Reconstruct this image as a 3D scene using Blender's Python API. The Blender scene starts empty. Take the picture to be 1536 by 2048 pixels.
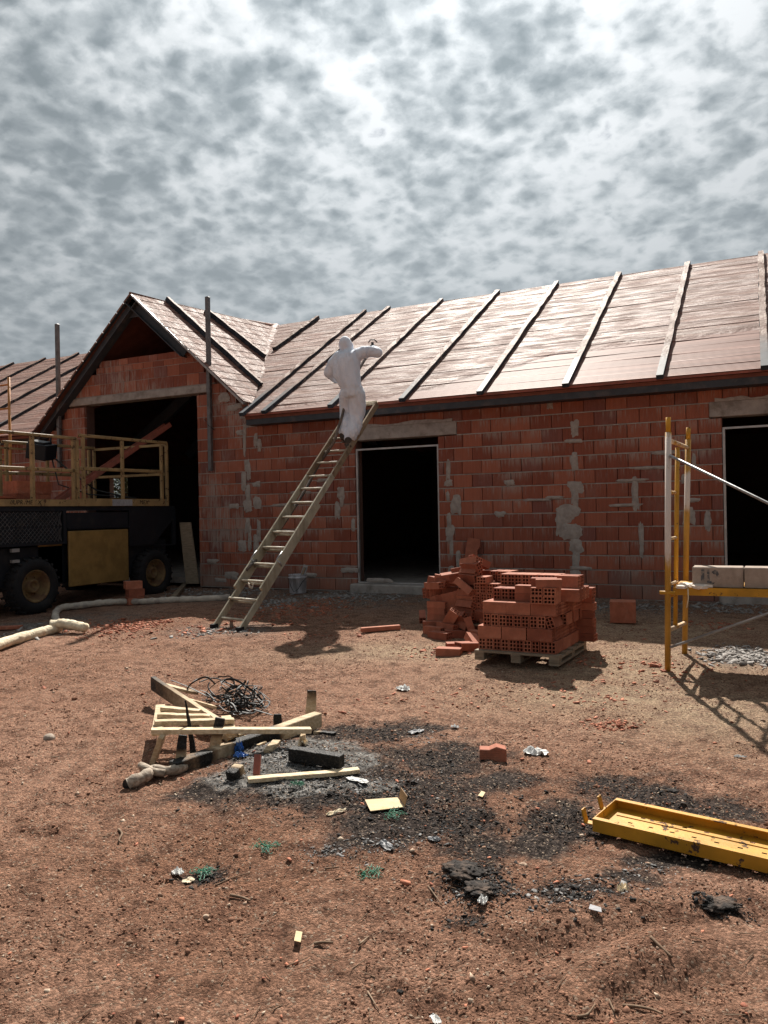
import bpy, bmesh, math, random
import numpy as np
from mathutils import Vector, Matrix, Euler
random.seed(7); np.random.seed(7)
R = math.radians
SC = bpy.context.scene
COL = SC.collection

# ------------------------------------------------------------------ camera, sky, sun, exposure
CAM_H = 1.42; FPX = 1550.0; YAW = R(26.1); ROLL = 0.019
cam_d = bpy.data.cameras.new('camera'); cam = bpy.data.objects.new('camera', cam_d); COL.objects.link(cam)
cam_d.sensor_fit = 'HORIZONTAL'; cam_d.sensor_width = 36.0; cam_d.lens = 36.0 * FPX / 1536.0
cam_d.clip_start = 0.05; cam_d.clip_end = 2000
cam.matrix_world = Matrix.Translation((0, 0, CAM_H)) @ Matrix.Rotation(YAW, 4, 'Z') @ Matrix.Rotation(R(90), 4, 'X') @ Matrix.Rotation(-ROLL, 4, 'Z')
SC.camera = cam
SUN_EL = R(46.0); SUN_AZ = math.atan2(-0.35, 0.94)      # azimuth measured from +Y towards +X
SUN_DIR = Vector((math.sin(SUN_AZ) * math.cos(SUN_EL), math.cos(SUN_AZ) * math.cos(SUN_EL), math.sin(SUN_EL)))
SUN_STRENGTH = 4.6
SKY_STRENGTH = 0.1
SC.view_settings.view_transform = 'Standard'; SC.view_settings.look = 'None'
SC.view_settings.exposure = 0.86; SC.view_settings.gamma = 1.0; SC.view_settings.use_curve_mapping = False
SC.render.engine = 'CYCLES'
SC.cycles.max_bounces = 6; SC.cycles.diffuse_bounces = 3; SC.cycles.glossy_bounces = 3; SC.cycles.transparent_max_bounces = 6

def make_world():
    w = bpy.data.worlds.new('World'); SC.world = w; w.use_nodes = True
    nt = w.node_tree; nt.nodes.clear(); L = nt.links.new
    def n(t, **k):
        x = nt.nodes.new(t)
        for a, b in k.items():
            if hasattr(x, a): setattr(x, a, b)
            else: x.inputs[a].default_value = b
        return x
    def mth(op, a, b=None, c=None):
        x = nt.nodes.new('ShaderNodeMath'); x.operation = op
        for i, v in enumerate((a, b, c)):
            if v is None: continue
            if isinstance(v, (int, float)): x.inputs[i].default_value = v
            else: L(v, x.inputs[i])
        return x.outputs[0]
    def vec(op, a, b=None, s=None):
        x = nt.nodes.new('ShaderNodeVectorMath'); x.operation = op; L(a, x.inputs[0])
        if b is not None:
            if isinstance(b, tuple): x.inputs[1].default_value = b
            else: L(b, x.inputs[1])
        if s is not None:
            if isinstance(s, (int, float)): x.inputs['Scale'].default_value = s
            else: L(s, x.inputs['Scale'])
        return x
    def rng(v, a, b, c=0., d=1.):
        x = n('ShaderNodeMapRange', interpolation_type='SMOOTHSTEP'); L(v, x.inputs[0])
        for i, k in enumerate((a, b, c, d)): x.inputs[i + 1].default_value = k
        return x.outputs[0]
    out = n('ShaderNodeOutputWorld'); bg = n('ShaderNodeBackground'); bg.inputs['Strength'].default_value = SKY_STRENGTH
    L(bg.outputs[0], out.inputs[0])
    sky = n('ShaderNodeTexSky', sky_type='NISHITA', sun_disc=False, sun_elevation=SUN_EL, sun_rotation=SUN_AZ, air_density=1.0, dust_density=1.5, ozone_density=1.0)
    tc = n('ShaderNodeTexCoord'); D = tc.outputs['Generated']; sep = n('ShaderNodeSeparateXYZ'); L(D, sep.inputs[0])
    el = mth('MAXIMUM', sep.outputs[2], 0.0)
    z = mth('ADD', el, 0.30)
    comb = n('ShaderNodeCombineXYZ'); L(mth('DIVIDE', sep.outputs[0], z), comb.inputs[0]); L(mth('DIVIDE', sep.outputs[1], z), comb.inputs[1])
    P = vec('ADD', comb.outputs[0], (3.18, 1.62, 0.)).outputs[0]
    def warp(p, scale, amt, det=4.):
        wn = n('ShaderNodeTexNoise', Scale=scale, Detail=det, Roughness=.6); L(p, wn.inputs['Vector'])
        return vec('ADD', p, vec('SCALE', vec('SUBTRACT', wn.outputs['Color'], (.5, .5, .5)).outputs[0], s=amt).outputs[0]).outputs[0]
    def noise(p, scale, det, rough):
        a = n('ShaderNodeTexNoise', Scale=scale, Detail=det, Roughness=rough); L(p, a.inputs['Vector']); return a.outputs[0]
    def cells(p, scale, smooth=.5):
        v = n('ShaderNodeTexVoronoi', feature='SMOOTH_F1', Scale=scale, Smoothness=smooth); L(p, v.inputs['Vector']); return v.outputs['Distance']
    Q = warp(warp(P, 4.0, .12, 4.), 16., .050, 6.); Q2 = warp(P, 18., .055, 6.)
    big = noise(P, 1.6, 4., .5); mid = noise(Q, 6.5, 10., .6); fine = noise(Q2, 30., 6., .6)
    c1 = cells(Q, 17., .65); c2 = cells(Q2, 37., .6)
    puff = mth('SUBTRACT', .62, c1); puff2 = mth('SUBTRACT', .62, c2)
    thick = mth('ADD', mth('ADD', mth('MULTIPLY', mid, .66), mth('MULTIPLY', big, .48)), mth('ADD', mth('ADD', mth('MULTIPLY', puff, .46), mth('MULTIPLY', puff2, .26)), mth('MULTIPLY', fine, .18)))
    ramp = n('ShaderNodeValToRGB'); L(thick, ramp.inputs[0]); cr = ramp.color_ramp
    stops = [(0.58, (4.9, 5.1, 5.25)), (0.67, (4.2, 4.45, 4.6)), (0.755, (3.3, 3.58, 3.75)), (0.84, (2.55, 2.83, 3.0)), (0.92, (2.05, 2.32, 2.5)), (1.02, (1.7, 1.97, 2.13))]
    while len(cr.elements) < len(stops): cr.elements.new(.5)
    for e, (p, col) in zip(cr.elements, stops): e.position = p; e.color = (*[v / 10 for v in col], 1)
    cl = vec('SCALE', ramp.outputs[0], s=10.0).outputs[0]
    # far clouds low over the horizon melt into an even veil
    veil = rng(el, .10, .52, .62, 0.)
    m0 = n('ShaderNodeMix', data_type='RGBA'); L(veil, m0.inputs[0]); L(cl, m0.inputs[6]); m0.inputs[7].default_value = (3.0, 3.36, 3.62, 1)
    # forward scattering: clouds near the sun glow, those opposite it are duller
    cs = mth('MAXIMUM', vec('DOT_PRODUCT', D, tuple(SUN_DIR)).outputs['Value'], 0.0)
    glow = mth('ADD', mth('ADD', .44, mth('MULTIPLY', mth('POWER', cs, 3.0), .36)), mth('MULTIPLY', mth('POWER', cs, 9.0), .62))
    c2_ = vec('SCALE', m0.outputs[2], s=glow).outputs[0]
    # a few thin places where the blue shows
    gap = rng(mth('ADD', thick, mth('MULTIPLY', big, .35)), 0.44, .68)
    mx = n('ShaderNodeMix', data_type='RGBA'); L(gap, mx.inputs[0]); L(vec('MULTIPLY', sky.outputs[0], (.085, .115, .145)).outputs[0], mx.inputs[6]); L(c2_, mx.inputs[7])
    L(mx.outputs[2], bg.inputs['Color'])
make_world()
sun_d = bpy.data.lights.new('sun', 'SUN'); sun_d.energy = SUN_STRENGTH; sun_d.angle = R(0.6); sun_d.color = (1.0, 0.93, 0.84)
sun = bpy.data.objects.new('sun', sun_d); COL.objects.link(sun); sun.rotation_euler = SUN_DIR.to_track_quat('Z', 'Y').to_euler()

# ------------------------------------------------------------------ helpers
FW = np.array([-math.sin(YAW), math.cos(YAW), 0]); RT = np.array([math.cos(YAW), math.sin(YAW), 0]); UP = np.array([0, 0, 1.])
def ray(x, y):
    u = x - 768; v = 1024 - y; c, s = math.cos(ROLL), math.sin(ROLL)
    return FW * FPX + RT * (u * c + v * s) + UP * (v * c - u * s)
def vnoise(x, y, seed=0):                       # value noise on arrays
    x = np.asarray(x, float); y = np.asarray(y, float)
    xi = np.floor(x).astype(np.int64); yi = np.floor(y).astype(np.int64); fx = x - xi; fy = y - yi
    fx = fx * fx * (3 - 2 * fx); fy = fy * fy * (3 - 2 * fy)
    def h(a, b):
        n = (a * 374761393 + b * 668265263 + seed * 1274126177) & 0xFFFFFFFF
        n = ((n ^ (n >> 13)) * 1274126177) & 0xFFFFFFFF
        return ((n ^ (n >> 16)) & 0xFFFF) / 65535.0
    return (h(xi, yi) * (1 - fx) + h(xi + 1, yi) * fx) * (1 - fy) + (h(xi, yi + 1) * (1 - fx) + h(xi + 1, yi + 1) * fx) * fy
def fbm(x, y, oct=4, seed=0, rough=.5):
    s = 0; a = 1; t = 0
    for o in range(oct):
        s = s + a * vnoise(np.asarray(x) * 2 ** o + 17.3 * o, np.asarray(y) * 2 ** o - 9.1 * o, seed + o); t += a; a *= rough
    return s / t - .5
def sstep(a, b, x):
    t = np.clip((x - a) / (b - a), 0, 1); return t * t * (3 - 2 * t)
def base_h(x, y):
    """smooth part of the terrain: level yard that rises a little towards the house"""
    x = np.asarray(x, float); y = np.asarray(y, float)
    return .13 * sstep(5.2, 9.6, y) + .035 * fbm(x * .45, y * .45, 3, 5) + .03 * sstep(10.2, 10.9, y) - .03 * np.exp(-((x + 9.5) / 1.3) ** 2) * sstep(6, 8, y)
def gh(x, y): return float(base_h(x, y))
def G(px, py, dz=0.0):
    """ground point seen at a picture position"""
    r = ray(px, py); z = 0.05
    for _ in range(8):
        t = (z - CAM_H) / r[2]; p = r * t; z = gh(p[0], p[1]) + dz
    return Vector((p[0], p[1], z))
def atY(px, py, Y):
    r = ray(px, py); p = r * (Y / r[1]); return Vector((p[0], Y, p[2] + CAM_H))
def atD(px, py, D):
    p = ray(px, py) / FPX * D; return Vector((p[0], p[1], p[2] + CAM_H))

def frame(d, upv=Vector((0, 0, 1))):
    d = Vector(d).normalized()
    if abs(d.dot(upv)) > .985: upv = Vector((1, 0, 0))
    s = d.cross(upv).normalized(); u = s.cross(d).normalized()
    return d, s, u
class MB:
    """collects simple shapes; build() links them as ONE mesh object"""
    def __init__(s): s.v = []; s.f = []; s.ch = []; s.cur = 0.0
    def add(s, vs, fs, ch=None):
        o = len(s.v); s.v += [tuple(p) for p in vs]; s.f += [tuple(i + o for i in f) for f in fs]
        s.ch += list(ch) if ch is not None else [s.cur] * len(vs); return s
    def box(s, c, size, rot=None, taper=1.0):
        c = Vector(c); hx, hy, hz = [k / 2 for k in size]; m = rot if rot is not None else Matrix.Identity(3)
        vs = [c + m @ Vector((x * hx * (taper if z > 0 else 1), y * hy * (taper if z > 0 else 1), z * hz)) for z in (-1, 1) for y in (-1, 1) for x in (-1, 1)]
        return s.add(vs, [(0, 2, 3, 1), (4, 5, 7, 6), (0, 1, 5, 4), (2, 6, 7, 3), (0, 4, 6, 2), (1, 3, 7, 5)])
    def span(s, x0, x1, y0, y1, z0, z1): return s.box(((x0 + x1) / 2, (y0 + y1) / 2, (z0 + z1) / 2), (abs(x1 - x0), abs(y1 - y0), abs(z1 - z0)))
    def bar(s, p0, p1, w, h, upv=Vector((0, 0, 1)), ch=(None, None), seg=1, wob=0.0, tip=1.0):
        """square-section member from p0 to p1, w across, h along upv"""
        p0 = Vector(p0); p1 = Vector(p1); d, sd, u = frame(p1 - p0, Vector(upv)); o = len(s.v)
        vs = []; cs = []
        for i in range(seg + 1):
            t = i / seg; p = p0.lerp(p1, t) + sd * random.uniform(-wob, wob) + u * random.uniform(-wob, wob); k = 1 + (tip - 1) * t
            for a, b in ((-1, -1), (1, -1), (1, 1), (-1, 1)): vs.append(p + sd * a * w / 2 * k + u * b * h / 2 * k)
            c0 = ch[0] if ch[0] is not None else s.cur; c1 = ch[1] if ch[1] is not None else s.cur
            cs += [c0 + (c1 - c0) * t] * 4
        fs = [(3, 2, 1, 0)] + [(4 * i + k, 4 * i + (k + 1) % 4, 4 * i + 4 + (k + 1) % 4, 4 * i + 4 + k) for i in range(seg) for k in range(4)] + [tuple(4 * seg + k for k in range(4))]
        return s.add(vs, fs, cs)
    def tube(s, pts, r, n=8, cap=True, ell=None):
        pts = [Vector(p) for p in pts]; rs = r if isinstance(r, (list, tuple)) else [r] * len(pts); vs = []
        prev = None
        for i, p in enumerate(pts):
            d = (pts[min(i + 1, len(pts) - 1)] - pts[max(i - 1, 0)])
            if d.length < 1e-9: d = Vector((0, 0, 1))
            d.normalize()
            if prev is None: _, a, b = frame(d)
            else:
                a = (prev - d * prev.dot(d)); a = a.normalized() if a.length > 1e-6 else frame(d)[1]; b = d.cross(a) * -1; b = a.cross(d)
            prev = a
            for k in range(n):
                t = 2 * math.pi * k / n; q = a * math.cos(t) + b * math.sin(t)
                if ell: q = a * math.cos(t) * ell[0] + b * math.sin(t) * ell[1]
                vs.append(p + q * rs[i])
        m = len(pts)
        fs = [(i * n + k, i * n + (k + 1) % n, (i + 1) * n + (k + 1) % n, (i + 1) * n + k) for i in range(m - 1) for k in range(n)]
        if cap: fs += [tuple(range(n - 1, -1, -1)), tuple((m - 1) * n + k for k in range(n))]
        return s.add(vs, fs)
    def lathe(s, c, prof, n=24, axis='Z'):
        c = Vector(c); vs = []
        for r, h in prof:
            for k in range(n):
                t = 2 * math.pi * k / n; a, b = r * math.cos(t), r * math.sin(t)
                vs.append(c + (Vector((a, b, h)) if axis == 'Z' else Vector((h, a, b)) if axis == 'X' else Vector((a, h, b))))
        m = len(prof)
        return s.add(vs, [(i * n + k, i * n + (k + 1) % n, (i + 1) * n + (k + 1) % n, (i + 1) * n + k) for i in range(m - 1) for k in range(n)])
    def prism(s, poly, y0, y1):                  # polygon in XZ, extruded along Y
        n = len(poly)
        vs = [(x, y0, z) for x, z in poly] + [(x, y1, z) for x, z in poly]
        return s.add(vs, [tuple(range(n)), tuple(range(2 * n - 1, n - 1, -1))] + [(k, n + k, n + (k + 1) % n, (k + 1) % n) for k in range(n)])
    def slab(s, pts, thick, n=None):             # polygon in space with thickness
        pts = [Vector(p) for p in pts]; nn = n or (pts[1] - pts[0]).cross(pts[2] - pts[0]).normalized(); k = len(pts)
        return s.add(pts + [p - nn * thick for p in pts], [tuple(range(k)), tuple(range(2 * k - 1, k - 1, -1))] + [(i, k + i, k + (i + 1) % k, (i + 1) % k) for i in range(k)])
    def mesh(s, name, m=None, smooth=False):
        me = bpy.data.meshes.new(name); me.from_pydata(s.v, [], s.f); me.update()
        bm = bmesh.new(); bm.from_mesh(me); bmesh.ops.recalc_face_normals(bm, faces=bm.faces); bm.to_mesh(me); bm.free()
        if any(s.ch):
            at = me.attributes.new('char', 'FLOAT', 'POINT'); at.data.foreach_set('value', s.ch)
        if m: me.materials.append(m)
        if smooth: me.shade_smooth()
        return me
    def build(s, name, m, parent=None, smooth=False, bevel=0, loc=None):
        o = bpy.data.objects.new(name, s.mesh(name, m, smooth)); COL.objects.link(o)
        if parent: o.parent = parent
        if loc: o.location = loc
        if bevel:
            b = o.modifiers.new('bevel', 'BEVEL'); b.width = bevel; b.segments = 1; b.limit_method = 'ANGLE'; b.angle_limit = R(40)
        return o
def arr_mesh(name, V, F, m, smooth=False, attrs=None):
    me = bpy.data.meshes.new(name); V = np.asarray(V, np.float32); F = np.asarray(F, np.int32); k = F.shape[1]
    me.vertices.add(len(V)); me.vertices.foreach_set('co', V.ravel())
    me.loops.add(F.size); me.loops.foreach_set('vertex_index', F.ravel())
    me.polygons.add(len(F)); me.polygons.foreach_set('loop_start', np.arange(0, F.size, k, dtype=np.int32))
    me.update(); me.validate()
    for a, val in (attrs or {}).items():
        at = me.attributes.new(a, 'FLOAT', 'POINT'); at.data.foreach_set('value', np.asarray(val, np.float32))
    me.materials.append(m)
    if smooth: me.shade_smooth()
    o = bpy.data.objects.new(name, me); COL.objects.link(o); return o
def tag(o, label, cat, group=None):
    o['label'] = label; o['category'] = cat
    if group: o['group'] = group
    return o
def thing(name, label, cat, loc=(0, 0, 0), group=None):
    o = bpy.data.objects.new(name, None); COL.objects.link(o); o.location = loc; o.empty_display_size = .1
    return tag(o, label, cat, group)
def put(me, name, parent=None, M=None):
    o = bpy.data.objects.new(name, me); COL.objects.link(o)
    if parent: o.parent = parent
    if M is not None: o.matrix_basis = M
    return o
def TRS(loc, rz=0, rx=0, ry=0): return Matrix.Translation(Vector(loc)) @ Euler((rx, ry, rz), 'XYZ').to_matrix().to_4x4()
ORD = ['first', 'second', 'third', 'fourth', 'fifth', 'sixth', 'seventh', 'eighth', 'ninth', 'tenth', 'eleventh', 'twelfth']

# ------------------------------------------------------------------ materials
class NT:
    def __init__(s, name):
        s.m = bpy.data.materials.new(name); s.m.use_nodes = True; s.t = s.m.node_tree
        s.b = s.t.nodes['Principled BSDF']; s.out = s.t.nodes['Material Output']; s.tc = s.n('ShaderNodeTexCoord'); s.co = s.tc.outputs['Object']
        s.b.inputs['Specular IOR Level'].default_value = .3
    def n(s, t, **k):
        x = s.t.nodes.new(t)
        for a, b in k.items():
            if hasattr(x, a): setattr(x, a, b)
            else: s.put(x.inputs[a], b)
        return x
    def put(s, sock, v):
        if isinstance(v, bpy.types.NodeSocket): s.t.links.new(v, sock)
        elif isinstance(v, tuple) and len(v) == 3 and sock.type == 'RGBA': sock.default_value = (*v, 1)
        else: sock.default_value = v
    def noise(s, scale, detail=4, rough=.55, vec=None, dist=0, stretch=None):
        v = vec or s.co
        if stretch: mp = s.n('ShaderNodeMapping'); s.put(mp.inputs[0], v); mp.inputs['Scale'].default_value = stretch; v = mp.outputs[0]
        return s.n('ShaderNodeTexNoise', Scale=scale, Detail=detail, Roughness=rough, Distortion=dist, Vector=v).outputs[0]
    def ramp(s, v, lo, hi, a=0., b=1.):
        x = s.n('ShaderNodeMapRange'); x.interpolation_type = 'SMOOTHSTEP'; s.put(x.inputs[0], v)
        for i, k in enumerate((lo, hi, a, b)): x.inputs[i + 1].default_value = k
        return x.outputs[0]
    def mix(s, f, a, b, mode='MIX'):
        x = s.n('ShaderNodeMix', data_type='RGBA', blend_type=mode); s.put(x.inputs[0], f); s.put(x.inputs[6], a); s.put(x.inputs[7], b); return x.outputs[2]
    def math(s, op, a, b=0., c=0.):
        x = s.n('ShaderNodeMath', operation=op); s.put(x.inputs[0], a); s.put(x.inputs[1], b); s.put(x.inputs[2], c); return x.outputs[0]
    def xyz(s, v=None):
        x = s.n('ShaderNodeSeparateXYZ'); s.put(x.inputs[0], v or s.co); return x.outputs
    def attr(s, name): return s.n('ShaderNodeAttribute', attribute_name=name).outputs['Fac']
    def rnd(s): return s.n('ShaderNodeObjectInfo').outputs['Random']
    def hsv(s, col, v=1., sat=1., hue=.5):
        x = s.n('ShaderNodeHueSaturation'); s.put(x.inputs['Color'], col); s.put(x.inputs['Value'], v); s.put(x.inputs['Saturation'], sat); s.put(x.inputs['Hue'], hue); return x.outputs[0]
    def bump(s, h, dist=.01, strength=1., prev=None):
        x = s.n('ShaderNodeBump', Distance=dist, Strength=strength); s.put(x.inputs['Height'], h)
        if prev: s.put(x.inputs['Normal'], prev)
        return x.outputs[0]
    def fin(s, col, rough=.8, metal=0., normal=None, **k):
        s.put(s.b.inputs['Base Color'], col); s.put(s.b.inputs['Roughness'], rough); s.put(s.b.inputs['Metallic'], metal)
        if normal: s.put(s.b.inputs['Normal'], normal)
        for a, v in k.items(): s.put(s.b.inputs[a.replace('_', ' ')], v)
        return s.m
def simple(name, col, rough=.8, dirt=None, dscale=6., dlo=.45, dhi=.65, metal=0., bscale=40., bdist=.002, rnd=.0, spec=.3, stretch=None, world=False):
    t = NT(name)
    if world: t.co = t.n('ShaderNodeNewGeometry').outputs['Position']
    c = col
    if rnd: c = t.hsv(c, t.ramp(t.rnd(), 0, 1, 1 - rnd, 1 + rnd))
    c = t.hsv(c, t.ramp(t.noise(dscale * 1.7, 5), .3, .7, .86, 1.12))
    if dirt: c = t.mix(t.ramp(t.noise(dscale, 6, .65, stretch=stretch), dlo, dhi), c, dirt)
    return t.fin(c, rough, metal, t.bump(t.noise(bscale, 5), bdist), Specular_IOR_Level=spec)
MAT = {}
def mat_brick():
    t = NT('wall_brick_clay'); g = t.n('ShaderNodeNewGeometry').outputs['Position']; x, y, z = t.xyz(g)
    r = t.math('FRACT', t.math('ADD', t.rnd(), t.math('MULTIPLY', t.n('ShaderNodeNewGeometry').outputs['Random Per Island'], 5.3))); lx, ly, lz = t.xyz(t.co)
    c = t.mix(t.ramp(r, .05, .95), (.225, .068, .042), (.36, .125, .076))
    c = t.mix(t.ramp(t.math('FRACT', t.math('MULTIPLY', r, 7.31)), .86, .93), c, (.215, .082, .064))
    # a coarse tone break down each block's length (the kiln face), then streaks of washed down cement
    st = t.noise(1., 4, .7, vec=g, stretch=(52., 52., 1.4))
    c = t.hsv(c, t.ramp(st, .3, .7, .90, 1.09))
    top = t.ramp(lz, -.07, .095)
    wash = t.math('MULTIPLY', t.ramp(t.math('ADD', t.noise(1., 4, .75, vec=g, stretch=(42., 42., 3.)), t.math('MULTIPLY', t.noise(1.1, 3, vec=g), .9)), .93, 1.14), top)
    wash = t.math('MULTIPLY', wash, .7)
    film = t.math('MULTIPLY', t.ramp(t.noise(2.2, 6, .7, vec=g), .50, .74), .22)
    c = t.mix(t.math('MAXIMUM', wash, film), c, (.36, .315, .28))
    low = t.math('MULTIPLY', t.ramp(z, .62, .34), t.ramp(t.noise(1.1, 4, vec=g), .3, .6))
    c = t.mix(t.math('MULTIPLY', low, .55), c, (.23, .17, .14))
    wv = t.n('ShaderNodeTexWave', wave_type='BANDS', bands_direction='X', Scale=17., Distortion=.3, Vector=g).outputs['Fac']
    nb = t.bump(wv, .0035, .8); nb = t.bump(t.noise(90, 4, vec=g), .0015, .6, nb)
    return t.fin(c, .85, 0, nb)
def mat_hollow():
    t = NT('hollow_brick_clay'); r = t.rnd()
    c = t.mix(r, (.25, .075, .043), (.42, .155, .092))
    c = t.hsv(c, t.ramp(t.noise(14, 5), .3, .7, .84, 1.12))
    c = t.mix(t.math('MULTIPLY', t.ramp(t.noise(9, 6, .7), .55, .75), .4), c, (.46, .29, .21))
    wv = t.n('ShaderNodeTexWave', wave_type='BANDS', bands_direction='Z', Scale=28., Distortion=.4, Vector=t.co).outputs['Fac']
    return t.fin(c, .8, 0, t.bump(t.noise(120, 4), .0015, .6, t.bump(wv, .001, .5)))
def mat_roof():
    t = NT('foamed_clay_board'); g = t.n('ShaderNodeNewGeometry').outputs['Position']; x, y, z = t.xyz(g); r = t.rnd()
    raw = t.mix(r, (.22, .105, .08), (.28, .145, .115))
    stripe = t.noise(1., 5, .65, vec=g, stretch=(.22, 15., 22.))
    raw = t.hsv(raw, t.ramp(stripe, .3, .7, .82, 1.15))
    foam = t.mix(t.ramp(stripe, .36, .60), (.315, .185, .147), (.185, .087, .063))
    foam = t.mix(t.ramp(t.noise(2.3, 5, .6, vec=g, stretch=(.35, 3., 4.)), .52, .70), foam, (.345, .23, .188))
    foam = t.mix(t.math('MULTIPLY', t.ramp(t.noise(1.5, 4, .6, vec=g), .55, .7), .5), foam, (.30, .13, .09))
    # sprayed so far: a ragged edge that climbs a little towards the right
    edge = t.math('SUBTRACT', t.math('ADD', z, t.math('MULTIPLY', t.math('SUBTRACT', t.noise(2.4, 4, vec=g), .5), .35)), t.ramp(x, -5.6, -2.2, 3.18, 3.84))
    k = t.ramp(edge, -.05, .07)
    c = t.hsv(t.mix(k, raw, foam), t.ramp(t.noise(1., 3, .5, vec=g, stretch=(.10, 6., 9.)), .36, .64, .80, 1.14))
    rgh = t.mix(k, (.62, .62, .62), t.mix(t.ramp(t.noise(2.2, 5, vec=g, stretch=(1., 3., 3.)), .35, .65), (.55, .55, .55), (.74, .74, .74)))
    rib = t.n('ShaderNodeTexWave', wave_type='BANDS', bands_direction='Y', Scale=9.5, Distortion=.5, Vector=g).outputs['Fac']
    nb = t.bump(rib, .010, .8)
    lump = t.math('ADD', t.noise(1., 6, .65, vec=g, stretch=(3., 15., 15.)), t.math('MULTIPLY', t.noise(60, 3, vec=g), .35))
    nb = t.bump(t.math('MULTIPLY', lump, k), .06, .75, nb)
    return t.fin(c, rgh, 0, nb, Specular_IOR_Level=.2)
def mat_rafter():
    t = NT('rafter_steel_foamed'); g = t.n('ShaderNodeNewGeometry').outputs['Position']; x, y, z = t.xyz(g)
    steel = t.hsv((.035, .042, .052), t.ramp(t.noise(9, 4, vec=g), .3, .7, .7, 1.5))
    foam = t.mix(t.ramp(t.noise(7, 5, vec=g), .35, .65), (.33, .23, .185), (.19, .105, .078))
    nz = t.xyz(t.n('ShaderNodeNewGeometry').outputs['Normal'])[2]
    up = t.ramp(t.math('ADD', nz, t.math('MULTIPLY', t.noise(18, 4, vec=g), .9)), .45, .85)
    edge = t.math('ADD', z, t.math('MULTIPLY', t.noise(3, 4, vec=g), .5)); k = t.math('MULTIPLY', t.ramp(edge, 3.5, 4.1), up)
    bare = t.math('MULTIPLY', up, .4)
    c = t.mix(k, t.mix(bare, steel, (.24, .255, .27)), foam)
    return t.fin(c, t.ramp(k, 0, 1, .55, .6), 0, t.bump(t.math('MULTIPLY', t.noise(26, 5, vec=g), t.ramp(edge, 3.5, 4.1)), .02, .8), Specular_IOR_Level=.1)
def mat_ground():
    t = NT('red_soil'); g = t.n('ShaderNodeNewGeometry').outputs['Position']; t.co = g
    a = t.noise(.55, 5, .6); b = t.noise(7, 6, .65); d = t.noise(46, 5, .7)
    c = t.mix(t.ramp(a, .32, .62), (.29, .148, .092), (.41, .232, .158))
    c = t.mix(t.ramp(b, .42, .70), c, (.165, .082, .053))
    c = t.mix(t.math('MULTIPLY', t.ramp(t.noise(16, 6, .7), .56, .72), .55), c, (.36, .235, .17))
    sand = t.math('MULTIPLY', t.attr('sand'), t.ramp(t.noise(2.3, 6, .65), .20, .48))
    c = t.mix(sand, c, t.mix(t.ramp(b, .4, .65), (.46, .335, .225), (.32, .21, .145)))
    grey = t.math('MULTIPLY', t.attr('cement'), t.ramp(t.noise(3.1, 6, .65), .30, .6))
    c = t.mix(grey, c, t.mix(t.ramp(d, .4, .6), (.17, .145, .125), (.26, .235, .21)))
    ch = t.ramp(t.math('ADD', t.attr('soot'), t.math('MULTIPLY', t.math('SUBTRACT', t.noise(4, 8, .75), .5), 2.3)), .24, .80)
    ch = t.math('MULTIPLY', ch, t.ramp(t.attr('soot'), .02, .18))
    c = t.mix(t.math('MULTIPLY', ch, .95), c, t.mix(t.ramp(d, .40, .66), (.018, .016, .016), (.085, .070, .062)))
    ash = t.ramp(t.math('ADD', t.attr('ash'), t.math('MULTIPLY', t.math('SUBTRACT', t.noise(6, 7, .7), .5), 1.3)), .38, .72)
    ash = t.math('MULTIPLY', ash, t.ramp(t.attr('ash'), .03, .2))
    c = t.mix(ash, c, t.mix(t.ramp(t.noise(24, 6, .7), .38, .64), (.34, .325, .305), (.085, .08, .075)))
    c = t.hsv(c, t.ramp(d, .25, .75, .55, 1.42))
    spk = t.ramp(t.noise(170, 2, .5), .66, .72); c = t.mix(t.math('MULTIPLY', spk, .5), c, (.50, .38, .29))
    grit = t.n('ShaderNodeTexVoronoi', feature='F1', Scale=120., Randomness=1., Vector=g).outputs
    c = t.hsv(c, t.ramp(t.xyz(grit[1])[0], .1, .95, .72, 1.3))
    c = t.mix(t.math('MULTIPLY', t.ramp(t.xyz(grit[1])[1], .93, .97), .7), c, (.52, .40, .30))
    h = t.math('ADD', t.math('MULTIPLY', t.noise(30, 8, .78), 1.1), t.math('MULTIPLY', t.math('SUBTRACT', .6, grit[0]), .28))
    return t.fin(c, .95, 0, t.bump(h, .05, .95), Specular_IOR_Level=.1)
def mat_wood(name, a, b, rnd=.15):
    t = NT(name); c = t.mix(t.ramp(t.noise(1., 5, .6, stretch=(5., 60., 60.)), .35, .65), a, b)
    c = t.hsv(c, t.ramp(t.rnd(), 0, 1, 1 - rnd, 1 + rnd))
    c = t.mix(t.math('MULTIPLY', t.ramp(t.noise(7, 5), .55, .75), .45), c, tuple(k * .45 for k in b))
    ch = t.ramp(t.math('ADD', t.attr('char'), t.math('MULTIPLY', t.math('SUBTRACT', t.noise(9, 6, .7), .5), .55)), .42, .60)
    brown = t.ramp(t.math('ADD', t.attr('char'), t.math('MULTIPLY', t.math('SUBTRACT', t.noise(9, 6, .7), .5), .4)), .12, .5)
    c = t.mix(t.math('MULTIPLY', brown, .8), c, (.10, .05, .022))
    c = t.mix(ch, c, t.mix(t.ramp(t.noise(60, 5), .5, .7), (.008, .008, .008), (.035, .033, .032)))
    crack = t.n('ShaderNodeTexVoronoi', feature='DISTANCE_TO_EDGE', Scale=42., Vector=t.co).outputs['Distance']
    nb = t.bump(t.math('MULTIPLY', t.ramp(crack, 0, .2), ch), .004, .6, t.bump(t.math('ADD', t.noise(1., 5, .7, stretch=(8., 130., 130.)), t.noise(55, 6, .7)), .004, .8))
    return t.fin(c, t.ramp(ch, 0, 1, .75, .6), 0, nb)
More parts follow.
